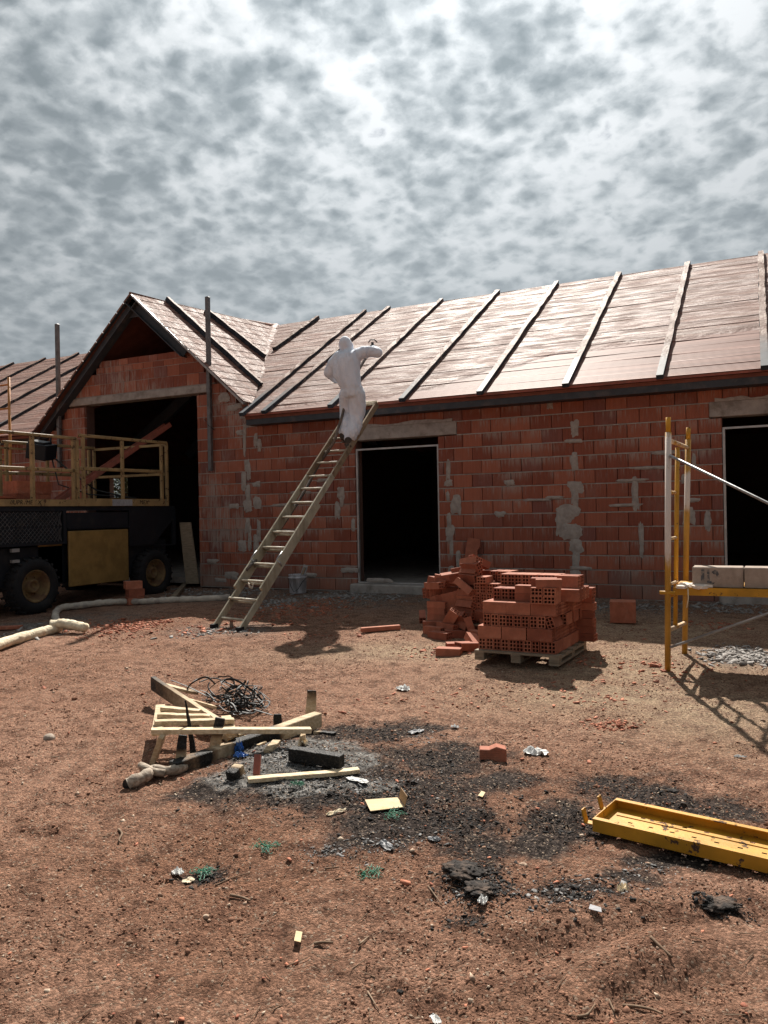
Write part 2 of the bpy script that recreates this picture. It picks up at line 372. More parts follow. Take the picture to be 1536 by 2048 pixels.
def mat_paint(name, col, chip=(.06, .035, .025), under=None, split=None, gloss=.42, amount=.63):
    """old paint with chips; 'under' shows below the height 'split' where the white overspray ends"""
    t = NT(name); g = t.n('ShaderNodeNewGeometry').outputs['Position']; x, y, z = t.xyz(g)
    c = t.hsv(col, t.ramp(t.noise(5, 5, vec=g), .3, .7, .78, 1.12))
    c = t.mix(t.math('MULTIPLY', t.ramp(t.noise(3.2, 6, .7, vec=g), .5, .72), .4), c, tuple(k * .5 for k in col))
    if under:
        e = t.math('ADD', z, t.math('MULTIPLY', t.math('SUBTRACT', t.noise(6, 6, .7, vec=g, stretch=(1., 1., .35)), .5), split[1]))
        w = t.math('MULTIPLY', t.ramp(e, split[0] - .05, split[0] + .05), t.ramp(e, split[2] + .03, split[2] - .03))
        w = t.math('MULTIPLY', w, t.ramp(t.noise(15, 6, .75, vec=g), .68, .60))
        c = t.mix(w, c, under)
    chips = t.ramp(t.noise(13, 7, .72, vec=g), amount, amount + .025)
    c = t.mix(chips, c, chip)
    return t.fin(c, t.ramp(chips, 0, 1, gloss, .85), 0, t.bump(t.math('SUBTRACT', t.noise(30, 5, vec=g), chips), .003, .5))
def mat_suit():
    t = NT('white_coverall_fabric'); c = t.mix(t.ramp(t.noise(3., 5), .5, .75), (.76, .83, .94), (.68, .72, .78))
    a = t.noise(7., 3, .5, dist=1.1, stretch=(1., 1., .3)); b = t.noise(20., 4, .6, dist=1.6, stretch=(1., 1., .55))
    ra = t.math('ABSOLUTE', t.math('SUBTRACT', a, .5)); rb_ = t.math('ABSOLUTE', t.math('SUBTRACT', b, .5))
    return t.fin(c, .7, 0, t.bump(t.math('ADD', t.math('MULTIPLY', ra, 1.8), rb_), .045, .8))
MAT.update(
    brick=mat_brick(), hollow=mat_hollow(), roof=mat_roof(), rafter=mat_rafter(), ground=mat_ground(),
    mortar=simple('mortar', (.36, .325, .295), .95, (.24, .21, .19), 9., .45, .75, bscale=70, bdist=.006, world=True),
    concrete=simple('concrete', (.34, .31, .285), .9, (.20, .175, .155), 5., .45, .7, bscale=45, bdist=.004, world=True),
    block=simple('precast_block', (.37, .30, .25), .92, (.24, .19, .155), 7., .45, .75, bscale=60, bdist=.003),
    print_ink=simple('grey_block_print', (.10, .10, .105), .9, (.3, .25, .21), 30., .5, .62),
    steel=simple('dark_primer_steel', (.045, .052, .062), .55, (.10, .085, .08), 4., .5, .75, bscale=20, rnd=.1, world=True),
    galv=simple('galvanised_steel', (.36, .365, .37), .45, (.22, .22, .22), 8., .45, .7, metal=.55, world=True),
    post=simple('grey_square_tube', (.155, .155, .16), .5, (.09, .085, .08), 6., .45, .7, metal=.4, world=True),
    oxide=simple('red_oxide_steel', (.30, .092, .062), .55, (.2, .075, .05), 6., .45, .7),
    interior=simple('inside_clay_lining', (.20, .075, .052), .95, (.15, .055, .04), 3., .4, .65, world=True),
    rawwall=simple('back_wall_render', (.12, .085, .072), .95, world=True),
    black=simple('black_machine_paint', (.010, .012, .017), .5, (.03, .028, .027), 4., .52, .8, world=True),
    rubber=simple('tyre_rubber', (.012, .012, .014), .85, (.035, .03, .027), 5., .5, .8),
    lift_yellow=mat_paint('lift_yellow', (.25, .155, .052), (.09, .055, .03), amount=.66),
    lift_rail=mat_paint('lift_rail_yellow', (.33, .225, .105), (.10, .06, .035), amount=.58, gloss=.55),
    rim=simple('rusty_yellow_rim', (.19, .125, .055), .7, (.12, .065, .035), 8., .42, .62),
    yellow=mat_paint('scaffold_yellow', (.53, .265, .022), (.07, .04, .03), amount=.60, gloss=.5),
    leg_paint=mat_paint('scaffold_leg_paint', (.46, .245, .04), (.11, .06, .03), (.66, .58, .52), (1.02, .5, 2.02), amount=.655),
    leg_low=mat_paint('scaffold_leg_low_paint', (.46, .245, .04), (.11, .06, .03), (.62, .54, .48), (1.42, .4, 1.72), amount=.655),
    rung=simple('scaffold_rung_dust', (.56, .43, .30), .8, (.42, .23, .05), 9., .5, .62),
    orange=mat_paint('orange_frame_paint', (.48, .20, .05), (.16, .06, .03), amount=.6),
    foam=simple('sprayed_foam', (.72, .62, .45), .8, (.50, .38, .25), 9., .5, .75, bscale=22, bdist=.02),
    hose=simple('hose_wrap', (.50, .44, .37), .8, (.24, .21, .19), 7., .45, .7, bscale=30, bdist=.008),
    dark_hose=simple('spray_hose_sheath', (.10, .085, .075), .7, (.2, .15, .12), 9., .5, .7),
    ladder=simple('weathered_ladder_wood', (.40, .36, .27), .6, (.24, .20, .14), 6., .45, .7, stretch=(1, 1, .2), bscale=30),
    ladder_top=simple('stained_ladder_wood', (.26, .19, .12), .65, (.14, .09, .055), 6., .45, .7),
    rung_m=simple('worn_ladder_rung', (.48, .43, .34), .55, (.3, .25, .18), 9., .45, .7),
    suit=mat_suit(), joint=simple('dark_dry_joint', (.11, .06, .048), .95, world=True),
    boot=simple('dusty_dark_boot', (.05, .038, .03), .8, (.13, .085, .06), 9., .45, .65),
    skin=simple('skin', (.45, .25, .17), .6), glove=simple('grey_glove', (.08, .08, .085), .8),
    gun=simple('spray_gun_metal', (.05, .05, .055), .4, metal=.5),
    wood=mat_wood('pallet_pine', (.70, .565, .385), (.50, .37, .225)),
    oldwood=mat_wood('grey_pallet_wood', (.30, .24, .175), (.19, .145, .10)),
    plank=mat_wood('cream_plank', (.27, .22, .16), (.19, .15, .105)),
    bark=mat_wood('dry_branch', (.46, .39, .31), (.25, .19, .14)),
    cable=simple('black_plastic_strip', (.010, .010, .011), .6, (.03, .03, .03), 9., .5, .7, spec=.6),
    bag=simple('white_plastic_bag', (.72, .72, .70), .5, (.45, .42, .38), 14., .5, .7),
    greybag=simple('grey_burnt_plastic', (.22, .225, .235), .5, (.08, .08, .08), 20., .45, .65),
    blue=simple('blue_wrapper', (.03, .12, .36), .35, (.02, .05, .14), 14., .5, .7, spec=.5),
    card=simple('pale_cardboard', (.66, .53, .33), .85, (.55, .40, .20), 8., .5, .7),
    brown=simple('brown_cardboard', (.33, .21, .12), .85), kraft=simple('cream_paper', (.68, .58, .42), .8),
    green=simple('green_baling_twine', (.06, .23, .14), .7, (.20, .34, .27), 25., .45, .65),
    bucket=simple('white_plastic_bucket', (.50, .51, .55), .5, (.27, .27, .28), 7., .45, .65, stretch=(3, 3, .5)),
    stone=simple('pale_stone', (.46, .38, .31), .9, (.30, .22, .17), 5., .45, .65, rnd=.2),
    gravel=simple('grey_gravel', (.30, .285, .27), .9, (.19, .17, .155), 14., .45, .65, world=True),
    pale=simple('pale_pebbles', (.52, .41, .31), .9, (.30, .18, .12), 14., .45, .6, world=True),
    clod=simple('soil_clod', (.27, .145, .096), .95, (.15, .075, .05), 11., .45, .6, world=True, spec=.1),
    chip=simple('clay_chips', (.44, .17, .10), .85, (.26, .09, .055), 12., .45, .6, world=True),
    coal=simple('charcoal', (.018, .017, .017), .9, (.085, .068, .058), 22., .46, .72, bscale=75, bdist=.012, world=True),
    burnt=simple('burnt_soil', (.030, .026, .024), .95, (.12, .085, .065), 16., .44, .7, bscale=60, bdist=.015, world=True), flake=simple('ash_flakes', (.22, .215, .21), .8, (.05, .05, .05), 20., .45, .6, world=True),
    twig=simple('dry_twig', (.17, .11, .07), .85, (.32, .24, .17), 12., .5, .65, world=True),
    trunk=simple('tree_bark', (.09, .065, .045), .9), leaf=simple('tree_leaves', (.055, .085, .035), .7, (.09, .12, .05), 3., .45, .65, world=True),
    white=simple('white_plaster_splash', (.72, .64, .56), .85), alu=simple('aluminium_frame', (.42, .42, .42), .4, metal=.5),
    label_paper=simple('white_panel', (.36, .36, .38), .6, (.25, .25, .26), 8.), ink=simple('black_lettering', (.012, .012, .012), .7),
)
# ------------------------------------------------------------------ the ground
def blob(px, py, rx, ry):
    """a patch on the ground: centre, half width and half depth in metres"""
    c = G(px, py); a = G(px, py - ry); b = G(px, py + ry); d = c.x * FW[0] + c.y * FW[1]
    return (c.x, c.y, rx * d / FPX, (a - b).length / 2)
SOOT = [blob(*b) for b in [(760, 1462, 150, 26), (880, 1520, 130, 40), (640, 1590, 240, 42), (800, 1600, 170, 48), (790, 1660, 150, 40), (920, 1640, 110, 40), (950, 1745, 60, 26),
    (975, 1795, 55, 18), (1160, 1800, 105, 28), (1440, 1832, 55, 16), (1130, 1640, 95, 45), (1290, 1590, 120, 40), (1080, 1690, 70, 40), (740, 1690, 110, 24), (420, 1590, 100, 22),
    (1250, 1760, 70, 24), (1330, 1720, 120, 22), (560, 1500, 130, 40), (930, 1850, 45, 14), (400, 1735, 50, 12), (1180, 1570, 70, 24), (1400, 1620, 130, 30), (1000, 1560, 90, 26), (640, 1470, 110, 26), (700, 1560, 220, 70), (850, 1580, 150, 60), (950, 1690, 90, 50)]]
ASH = [blob(*b) for b in [(560, 1525, 120, 38), (640, 1500, 90, 26), (480, 1565, 90, 24), (700, 1525, 70, 22), (600, 1580, 120, 18), (740, 1570, 70, 16)]]
SAND = [blob(*b) for b in [(1330, 1330, 330, 60), (1250, 1390, 270, 40), (1420, 1420, 220, 60), (1150, 1330, 190, 40), (1300, 1260, 260, 40), (850, 1300, 260, 20), (1050, 1240, 200, 30)]]
CEM = [blob(*b) for b in [(760, 1195, 150, 20), (450, 1260, 90, 10), (620, 1190, 130, 14), (1480, 1312, 70, 22), (60, 1250, 90, 18), (860, 1190, 90, 14), (420, 1190, 120, 14), (1180, 1215, 260, 18), (160, 1240, 110, 14)]]
def mask(x, y, L):
    r = x * RT[0] + y * RT[1]; d = x * FW[0] + y * FW[1]; m = np.zeros_like(x)
    for bx, by, a, b in L:
        q = ((r - (bx * RT[0] + by * RT[1])) / a) ** 2 + ((d - (bx * FW[0] + by * FW[1])) / b) ** 2
        m = np.maximum(m, np.exp(-q * .85))
    return m
PITS = [(G(375, 1735), .16, -.035), (G(930, 1760), .14, .045), (G(965, 1800), .12, .03), (G(1440, 1832), .10, .03), (G(1150, 1800), .3, .025), (G(560, 1530), .55, .035), (G(205, 1278), .30, -.05),
        (G(1060, 1900), .25, -.015), (G(1250, 1905), .35, .02), (G(1450, 1880), .35, .02), (G(1300, 1960), .25, -.015), (G(760, 1700), .3, .015), (G(330, 1225), .8, .05), (G(700, 1200), .7, .04)]
def full_h(x, y):
    h = base_h(x, y)
    wx_, wy_ = x + .15 * fbm(x * 1.3, y * 1.3, 2, 71), y + .15 * fbm(x * 1.3 + 9, y * 1.3, 2, 72)
    for c, r, a in PITS: h = h + a * np.exp(-((wx_ - c.x) ** 2 + (wy_ - c.y) ** 2) / r ** 2)
    near = np.exp(-np.maximum(np.hypot(x, y) - 4, 0) / 6)
    h = h + .050 * fbm(x * 1.6, y * 1.6, 4, 11) + .030 * fbm(x * 6.5, y * 6.5, 3, 21, .6) * near
    cl = np.maximum(fbm(x * 17, y * 17, 4, 31, .62), -.06); h = h + .045 * cl * near
    rg = 1 - 2 * np.abs(fbm(x * 3.1, y * 3.1, 3, 41)); h = h - .012 * rg * near
    for px0, py0, px1, py1, w, dp in RUTS:
        a = np.array([px0, py0]); b = np.array([px1, py1]); v = b - a; t = np.clip(((x - a[0]) * v[0] + (y - a[1]) * v[1]) / (v @ v), 0, 1)
        q = np.hypot(x - a[0] - t * v[0], y - a[1] - t * v[1]) + .05 * fbm(x * 4, y * 4, 2, 51); h = h - dp * np.exp(-(q / w) ** 2) + dp * .7 * np.exp(-((q - w * 1.8) / w) ** 2)
    return h
RUTS = []
for a, b, w, dp in [((0, 1370), (270, 1270), .09, .02), ((0, 1450), (240, 1330), .08, .014), ((1040, 1915), (1536, 1845), .09, .024), ((1536, 1960), (1230, 2010), .09, .02), ((250, 1400), (700, 1330), .10, .012), ((1536, 1560), (1250, 1500), .08, .012)]:
    p, q = G(*a), G(*b); RUTS.append((p.x, p.y, q.x, q.y, w, dp))
def axis(*segs):
    out = []
    for a, b, s in segs: out.append(np.arange(a, b, s))
    return np.concatenate(out)
def geo(a, b, s0, k=1.35):
    o = [a]; s = s0
    while o[-1] < b: o.append(o[-1] + s); s *= k
    return np.array(o)
gx = np.concatenate([-geo(16, 900, .3)[::-1], axis((-15.9, -5, .075), (-5, -3.2, .03), (-3.2, .9, .0165), (.9, 3, .05)), geo(3, 900, .2)])
gy = np.concatenate([-geo(.2, 900, .3)[::-1], axis((0, 1.0, .05), (1.0, 3.4, .0165), (3.4, 5.4, .024), (5.4, 8.4, .036), (8.4, 11.4, .055)), geo(11.4, 900, .2)])
XX, YY = np.meshgrid(gx, gy); HH = full_h(XX, YY)
HH = np.where(YY > 11.02, np.minimum(HH, .12), HH)
nx, ny = len(gx), len(gy); ii = np.arange(nx * ny).reshape(ny, nx)
FF = np.stack([ii[:-1, :-1], ii[:-1, 1:], ii[1:, 1:], ii[1:, :-1]], -1).reshape(-1, 4)
xf, yf = XX.ravel(), YY.ravel()
ground = arr_mesh('ground', np.stack([xf, yf, HH.ravel()], 1), FF, MAT['ground'], True, dict(soot=mask(xf, yf, SOOT), ash=mask(xf, yf, ASH), sand=mask(xf, yf, SAND), cement=mask(xf, yf, CEM)))
ground['kind'] = 'structure'; ground['label'] = 'bare red soil building yard with a burnt patch'
from mathutils.bvhtree import BVHTree
def hgt(x, y): return float(full_h(np.array([float(x)]), np.array([float(y)]))[0])
def GS(px, py, dz=0.0):
    """point on the actual (bumpy) ground surface"""
    p = G(px, py); return Vector((p.x, p.y, hgt(p.x, p.y) + dz))

# ------------------------------------------------------------------ the brick house
house = thing('brick_house', 'unfinished red brick house with a foam sprayed roof and a gabled wing', 'house', (-4, 13, 0))
HI = house.location.copy()
house.location = (0, 0, 0)
WY = 11.0; EY, EZ = 10.66, 3.09; RY, RZ = 15.5, 5.90; SL = (RZ - EZ) / (RY - EY)
GA = (-10.42, 5.54); GRr = (-7.90, 3.34); GL = (-13.06, 3.14); GFY = 10.86       # gable apex, right and left rake ends, front plane of the rakes
J = Vector((-10.42, RY, RZ))
Z0, DZ = .155, .2008
DOOR = (-5.89, -4.45, .31, 2.566); RDOOR = (-.47, 1.15, .31, 2.566); GOPEN = (-11.83, -9.07, .10, 3.60)
def rake_z(x, off=0): return (GA[1] + (x - GA[0]) * (GRr[1] - GA[1]) / (GRr[0] - GA[0]) if x > GA[0] else GA[1] + (x - GA[0]) * (GL[1] - GA[1]) / (GL[0] - GA[0])) - off
# mortar-faced backing wall in upright strips, open at the doors
wb = MB(); Y0, Y1 = WY + .045, WY + .24
for x0, x1, z0, z1 in [(-24, -13.3, 0, 2.96), (-13.3, -11.83, 0, 2.96), (-9.07, -7.83, 0, 2.96), (-7.83, DOOR[0], 0, 2.96), (DOOR[0], DOOR[1], 0, .27), (DOOR[0], DOOR[1], 2.59, 2.96),
                       (DOOR[1], RDOOR[0], 0, 2.96), (RDOOR[0], RDOOR[1], 0, .27), (RDOOR[0], RDOOR[1], 2.59, 2.96), (RDOOR[1], 6.2, 0, 2.96)]:
    wb.span(x0, x1, Y0, Y1, z0, z1)
wb.prism([(-12.95, 2.96), (-11.83, 2.96), (-11.83, 3.62), (-12.4, rake_z(-12.4, .12))], Y0, Y1)
wb.prism([(-9.07, 2.96), (-7.83, 2.96), (-7.85, rake_z(-7.85, .03)), (-9.07, rake_z(-9.07, .03))], Y0, Y1)
wb.prism([(-12.1, 3.75), (-11.83, 3.62), (-9.07, 3.62), (-9.07, rake_z(-9.07, .04)), (-9.25, 4.40), (-11.42, 4.40), (-11.5, 4.17), (-11.93, 4.16)], Y0, Y1)
wall = wb.build('wall', MAT['joint'], house)
# individual blocks
def rows():
    out = []
    for k in range(14): out.append((Z0 + DZ * k + .0085, Z0 + DZ * (k + 1) - .0085, k))
    return out
segs = []                                         # (x0, x1, z0, z1)
rnd = random.Random(3)
def course(x0, x1, z0, z1, k, L=.3, cut=None):
    if x1 - x0 < .05: return
    xs = [x0]; g = math.ceil((x0 + .06 - (k % 2) * L / 2) / L) * L + (k % 2) * L / 2
    while g < x1 - .06: xs.append(g + rnd.uniform(-.012, .012)); g += L
    xs.append(x1)
    for a, b in zip(xs, xs[1:]): segs.append((a + .004, b - .004, z0, z1))
for z0, z1, k in rows():
    gaps = [(-11.83, -9.07)]
    if k == 0: gaps += []
    for d in (DOOR, RDOOR):
        if z1 > d[2] and z0 < 2.55: gaps.append((d[0], d[1]))
    if k == 12: gaps += [(-6.12, -4.14), (-.62, 1.40)]
    xs = -18.2
    for a, b in sorted(gaps): course(xs, a, z0, z1, k); xs = b
    course(xs, 6.15, z0, z1, k)
for k in range(14, 18):                            # piers beside the wide opening, up to the rakes
    z0, z1 = Z0 + DZ * k + .006, Z0 + DZ * (k + 1) - .006
    if k == 17: z1 = z0 + .16
    lim = GA[0] + (GRr[0] - GA[0]) * (GA[1] - z1 - .05) / (GA[1] - GRr[1])
    course(-9.07 if k < 17 else -8.83, min(lim, -7.86), z0, z1, k)
    liml = GA[0] + (GL[0] - GA[0]) * (GA[1] - z1 - .20) / (GA[1] - GL[1])
    if k < 17: course(max(liml, -12.85), -11.83, z0, z1, k)
for k, z0, z1, xl, L in [(18, 3.765, 3.965, -12.10, .3), (19, 3.975, 4.165, -11.93, .3), (20, 4.175, 4.282, -11.50, .24), (21, 4.29, 4.405, -11.42, .24)]:
    lim = GA[0] + (GRr[0] - GA[0]) * (GA[1] - z1 - .05) / (GA[1] - GRr[1])
    course(xl, lim, z0, z1, k, L)
def seen(x, z, y=WY):
    p = np.array([x, y, z - CAM_H]); d = p @ FW; u = p @ RT / d * FPX; v = p @ UP / d * FPX
    return abs(u) < 800 and abs(v) < 1050, d
order = sorted(segs, key=lambda s: (0 if seen((s[0] + s[1]) / 2, s[2])[0] and not (-3.2 > (s[0] + s[1]) / 2 > -3.2) else 1, seen((s[0] + s[1]) / 2, s[2])[1]))
brick_me = {}
def brick_mesh(w, h):
    key = (round(w / .004), round(h / .004))
    if key not in brick_me:
        m = MB(); W, H = key[0] * .004, key[1] * .004; e = .004
        f = [(-W / 2 + e, -H / 2 + e), (W / 2 - e, -H / 2 + e), (W / 2 - e, H / 2 - e), (-W / 2 + e, H / 2 - e)]; b = [(-W / 2, -H / 2), (W / 2, -H / 2), (W / 2, H / 2), (-W / 2, H / 2)]
        m.add([(x, -.05, z) for x, z in f] + [(x, -.05 + e, z) for x, z in b] + [(x, .05, z) for x, z in b],
              [(0, 1, 2, 3)] + [(i, 4 + i, 4 + (i + 1) % 4, (i + 1) % 4) for i in range(4)] + [(4 + i, 8 + i, 8 + (i + 1) % 4, 4 + (i + 1) % 4) for i in range(4)])
        brick_me[key] = m.mesh('brick', MAT['brick'])
    return brick_me[key]
rest = MB()
for i, (a, b, z0, z1) in enumerate(order):
    dy = rnd.uniform(-.004, .004); c = Vector(((a + b) / 2, WY + .05 - .008 + dy, (z0 + z1) / 2 + rnd.uniform(-.002, .002)))
    if i < 300: put(brick_mesh(b - a, z1 - z0), 'brick', wall, TRS(c, rnd.uniform(-.006, .006), rnd.uniform(-.006, .006), rnd.uniform(-.004, .004)))
    else: rest.box(c, (b - a, .1, z1 - z0))
o = rest.build('brick_courses', MAT['brick'], wall); o['kind'] = 'stuff'
bed = MB()
for a, b, z0, z1 in segs: bed.span(a - .0045, b + .0045, WY + rnd.uniform(-.004, .002), WY + .05, z0 - .0165, z0 - .0002)
o = bed.build('mortar_beds', MAT['mortar'], wall); o['kind'] = 'stuff'
# lintels, sills, door frames
for x0, x1, z0, z1 in [(-6.12, -4.14, 2.572, 2.775), (-.62, 1.40, 2.575, 2.775)]:
    m = MB(); m.span(x0, x1, WY - .022, WY + .22, z0, z1); m.build('lintel', MAT['concrete'], house, bevel=.008)
m = MB(); m.span(-12.37, -8.83, WY - .03, WY + .2, 3.604, 3.742); m.build('lintel', MAT['concrete'], house, bevel=.008)
for d in (DOOR, RDOOR):
    m = MB(); m.span(d[0] - .06, d[1] + .06, WY - .16, WY + .22, -.05, .285); m.build('door_sill', MAT['concrete'], house, bevel=.02)
    m = MB(); z1 = 2.44; yf = WY + .02
    m.span(d[0] + .004, d[0] + .034, yf, yf + .04, .29, z1); m.span(d[1] - .026, d[1] - .004, yf, yf + .04, .29, z1)
    m.span(d[0] + .034, d[1] - .026, yf, yf + .04, z1 - .026, z1); m.span(d[0] + .034, d[1] - .026, yf, yf + .04, .287, .308)
    m.build('door_frame', MAT['alu'], house)
# shell behind: back wall with one opening, ends, slab, cross wall
bw = MB(); BY = 20.2
for x0, x1, z0, z1 in [(-24, -20.6, 0, 3.1), (-20.6, -19.75, 0, 2.1), (-20.6, -19.75, 2.78, 3.1), (-19.75, 6.2, 0, 3.1)]: bw.span(x0, x1, BY, BY + .2, z0, z1)
bw.span(6.0, 6.2, WY + .24, BY, 0, 3.0); bw.span(-24, -23.8, WY + .24, BY, 0, 3.0)
bw.prism([(6.0, 3.0), (6.2, 3.0), (6.2, 3.02), (6.0, 3.02)], WY + .3, BY)
bw.span(-8.6, -8.4, WY + .24, BY, .3, 3.05); bw.span(-4.0, -3.85, WY + .24, BY, .3, 3.05)
bw.build('inner_wall', MAT['rawwall'], house)
m = MB(); m.span(-23.8, 6.0, WY + .24, BY, .18, .284); m.build('floor_slab', MAT['concrete'], house)
# end gables of the long roof
for x in (6.0, -24.0):
    m = MB(); m.add([(x, WY, 3), (x, BY, 3), (x, RY, RZ - .2), (x + .2, WY, 3), (x + .2, BY, 3), (x + .2, RY, RZ - .2)], [(0, 1, 2), (3, 5, 4), (0, 3, 4, 1), (1, 4, 5, 2), (2, 5, 3, 0)]); m.build('end_gable', MAT['rawwall'], house)

# roofs -------------------------------------------------------------
XR = 6.3; XL = -24.2; VX = -7.75
def rz(y): return EZ + SL * (y - EY)
# lining (ceiling side) of every slope, then the clay boards on top
def valley(y, side):                               # x of the valley lines of the gabled wing on the front slope
    t = (y - EY) / (RY - EY); return (GRr[0] + .06) * (1 - t) + J.x * t if side > 0 else (GL[0] - .0) * (1 - t) + J.x * t
lin = MB()
lin.slab([(VX - .05, EY + .02, rz(EY) - .03), (XR, EY + .02, rz(EY) - .03), (XR, RY, RZ - .03), (J.x, RY, RZ - .03)], .05)
lin.slab([(XL, EY + .02, rz(EY) - .03), (GL[0], EY + .02, rz(EY) - .03), (J.x, RY, RZ - .03), (XL, RY, RZ - .03)], .05)
lin.slab([(XR, RY, RZ - .03), (XR, 20.6, 3.0), (XL, 20.6, 3.0), (XL, RY, RZ - .03)], .05)
gf = GFY + .02
lin.slab([(GA[0], gf, GA[1] - .04), (GRr[0], gf, GRr[1] - .04), (GRr[0] + .1, EY + .1, GRr[1] - .14), (J.x, J.y, J.z - .04)], .04)
lin.slab([(J.x, J.y, J.z - .04), (GL[0], EY + .1, GL[1] - .10), (GL[0], gf, GL[1] - .04), (GA[0], gf, GA[1] - .04)], .04)
lin.build('roof_lining', MAT['interior'], house)
# clay boards, one by one between the rafters of the long right hand slope
RAFX = [1.22 * k - .0 for k in range(-8, 6)]       # -9.76 .. 6.1
RAFX = [-9.20, -7.97, -7.36, -6.10, -4.86, -3.63, -2.40, -1.18, .04, 1.26, 2.48, 3.70, 4.92, 6.14]
ang = math.atan(SL); SLEN = (RY - EY) / math.cos(ang); NR = 21; rowl = SLEN / NR
bays = [(-7.83, -7.36)] + list(zip(RAFX[2:], RAFX[3:]))
board_me = {}
def board_mesh(w, l):
    k = (round(w, 2), round(l, 2))
    if k not in board_me:
        m = MB(); m.box((0, 0, 0), (k[0] - .004, k[1] - .010, .030)); board_me[k] = m.mesh('roof_board', MAT['roof'])
    return board_me[k]
roof = MB(); roof.span(-7.6, XR, RY - .05, RY + .05, RZ - .06, RZ - .005); roof = roof.build('roof', MAT['roof'], house)
n_b = 0; far = MB()
for r in range(NR):
    yc = EY + (r + .5) * rowl * math.cos(ang); zc = rz(yc); xv = valley(yc, 1)
    cells = [(a, b) for a, b in bays]
    if xv < -7.83: cells[0] = (max(xv, -9.2) if xv > -9.2 else -9.2, -7.36)
    if xv < -9.2: cells.insert(0, (xv, -9.2))
    for a, b in cells:
        c = Vector(((a + b) / 2, yc, zc)); M4 = TRS(c + Vector((0, -math.sin(ang), math.cos(ang))) * (rnd.uniform(0, .005)), 0, ang + rnd.uniform(-.02, .008), rnd.uniform(-.006, .006))
        if b < 2.4 and n_b < 290: put(board_mesh(b - a, rowl), 'roof_board', roof, M4); n_b += 1
        else: far.box(c, (b - a - .004, rowl - .01, .03), M4.to_3x3())
for r in range(NR):                                # the far left slope, too distant to tell its boards apart
    yc = EY + (r + .5) * rowl * math.cos(ang); zc = rz(yc); xv = valley(yc, -1)
    for a in np.arange(-24.2, xv - .05, 1.22):
        far.box((a / 2 + min(a + 1.216, xv) / 2, yc, zc + rnd.uniform(0, .006)), (min(a + 1.216, xv) - a, rowl - .01, .03), Euler((ang + rnd.uniform(-.012, .004), 0, 0)).to_matrix())
o = far.build('roof_boards', MAT['roof'], roof); o['kind'] = 'stuff'
# the two slopes of the gabled wing: boards run level from the front edge to the valley
gl_ = MB(); gr_ = MB(); NG = 15
def wing_roof(side, name):
    A = Vector((GA[0], GFY - .06, GA[1])); E = Vector(((GRr if side > 0 else GL)[0], GFY - .06, (GRr if side > 0 else GL)[1])); B = Vector(((GRr[0] + .10) if side > 0 else GL[0] - .02, EY + .25, (GRr if side > 0 else GL)[1] - .04))
    par = MB(); par.bar(A + Vector((0, 0, -.012)), J + Vector((0, 0, -.02)), .05, .03); p = par.build('roof', MAT['roof'], house)
    nrm = (E - A).cross(J - A).normalized(); nrm = nrm if nrm.z > 0 else -nrm
    for r in range(NG):
        t0, t1 = r / NG, (r + 1) / NG - .005; lift = nrm * (.006 + rnd.uniform(0, .004))
        q = [A.lerp(E, t0) + lift, A.lerp(E, t1) + lift * 1.4, J.lerp(B, min(t1, 1)) + lift * 1.4, J.lerp(B, t0) + lift]
        m = MB(); m.slab(q, .028, nrm); m.build('roof_board', MAT['roof'], p)
wing_roof(1, 'right'); wing_roof(-1, 'left')
m = MB(); m.tube([Vector((GA[0], GFY - .06, GA[1] + .0)), Vector((-10.4, 12.4, 5.62)), Vector((-10.45, 14, 5.76)), J + Vector((0, 0, .01))], [.03, .04, .035, .05], 8); m.build('ridge_foam', MAT['roof'], house, True)
# foam-filled valley
vp = [Vector((valley(y, 1) + rnd.uniform(-.03, .03), y, rz(y) + .03)) for y in np.linspace(EY + .5, RY, 16)]
m = MB(); m.tube(vp, [rnd.uniform(.05, .11) for _ in vp], 8, ell=(1.6, .5)); m.build('valley_foam', MAT['roof'], house, True)
# rafters on the boards
nr_ = Vector((0, -math.sin(ang), math.cos(ang)))
def rafter(x0, y0, x1, y1, w=.088, h=.062, out=.0):
    a = Vector((x0, y0, rz(y0))) + nr_ * (h / 2 + .012); b = Vector((x1, y1, rz(y1))) + nr_ * (h / 2 + .012)
    m = MB(); n = 26; d, s, u = frame(b - a, nr_)
    for i in range(n + 1):
        t = i / n; p = a.lerp(b, t); k = sstep(.10, .35, t) * .009
        for q, (sx, sz) in enumerate(((-1, -1), (1, -1), (1, 1), (-1, 1))):
            m.v.append(tuple(p + s * (sx * w / 2 + rnd.uniform(-k, k)) + u * (sz * h / 2 + (rnd.uniform(-k, k) if sz > 0 else 0)))); m.ch.append(0)
    m.f = [(3, 2, 1, 0)] + [(4 * i + k, 4 * i + (k + 1) % 4, 4 * i + 4 + (k + 1) % 4, 4 * i + 4 + k) for i in range(n) for k in range(4)] + [(4 * n, 4 * n + 1, 4 * n + 2, 4 * n + 3)]
    m.build('rafter', MAT['rafter'], house)
for x in RAFX:
    y0 = EY - .05
    if x < -7.9: continue
    rafter(x, y0, x - .02 + rnd.uniform(-.015, .015), RY + .03)
rafter(-7.80, EY - .06, -7.97, RY + .02)
rafter(-9.20, 13.7, -9.20, RY + .02, .09, .08)
for x, y0 in [(-19.45, 10.7), (-18.15, 10.7), (-16.85, 10.7), (-15.65, 10.7), (-14.4, 10.7), (-20.7, 10.7)]:
    t = 0; ym = RY
    for y in np.linspace(EY, RY, 60):
        if x > valley(y, -1) - .1: ym = y; break
    rafter(x, y0, x, ym)
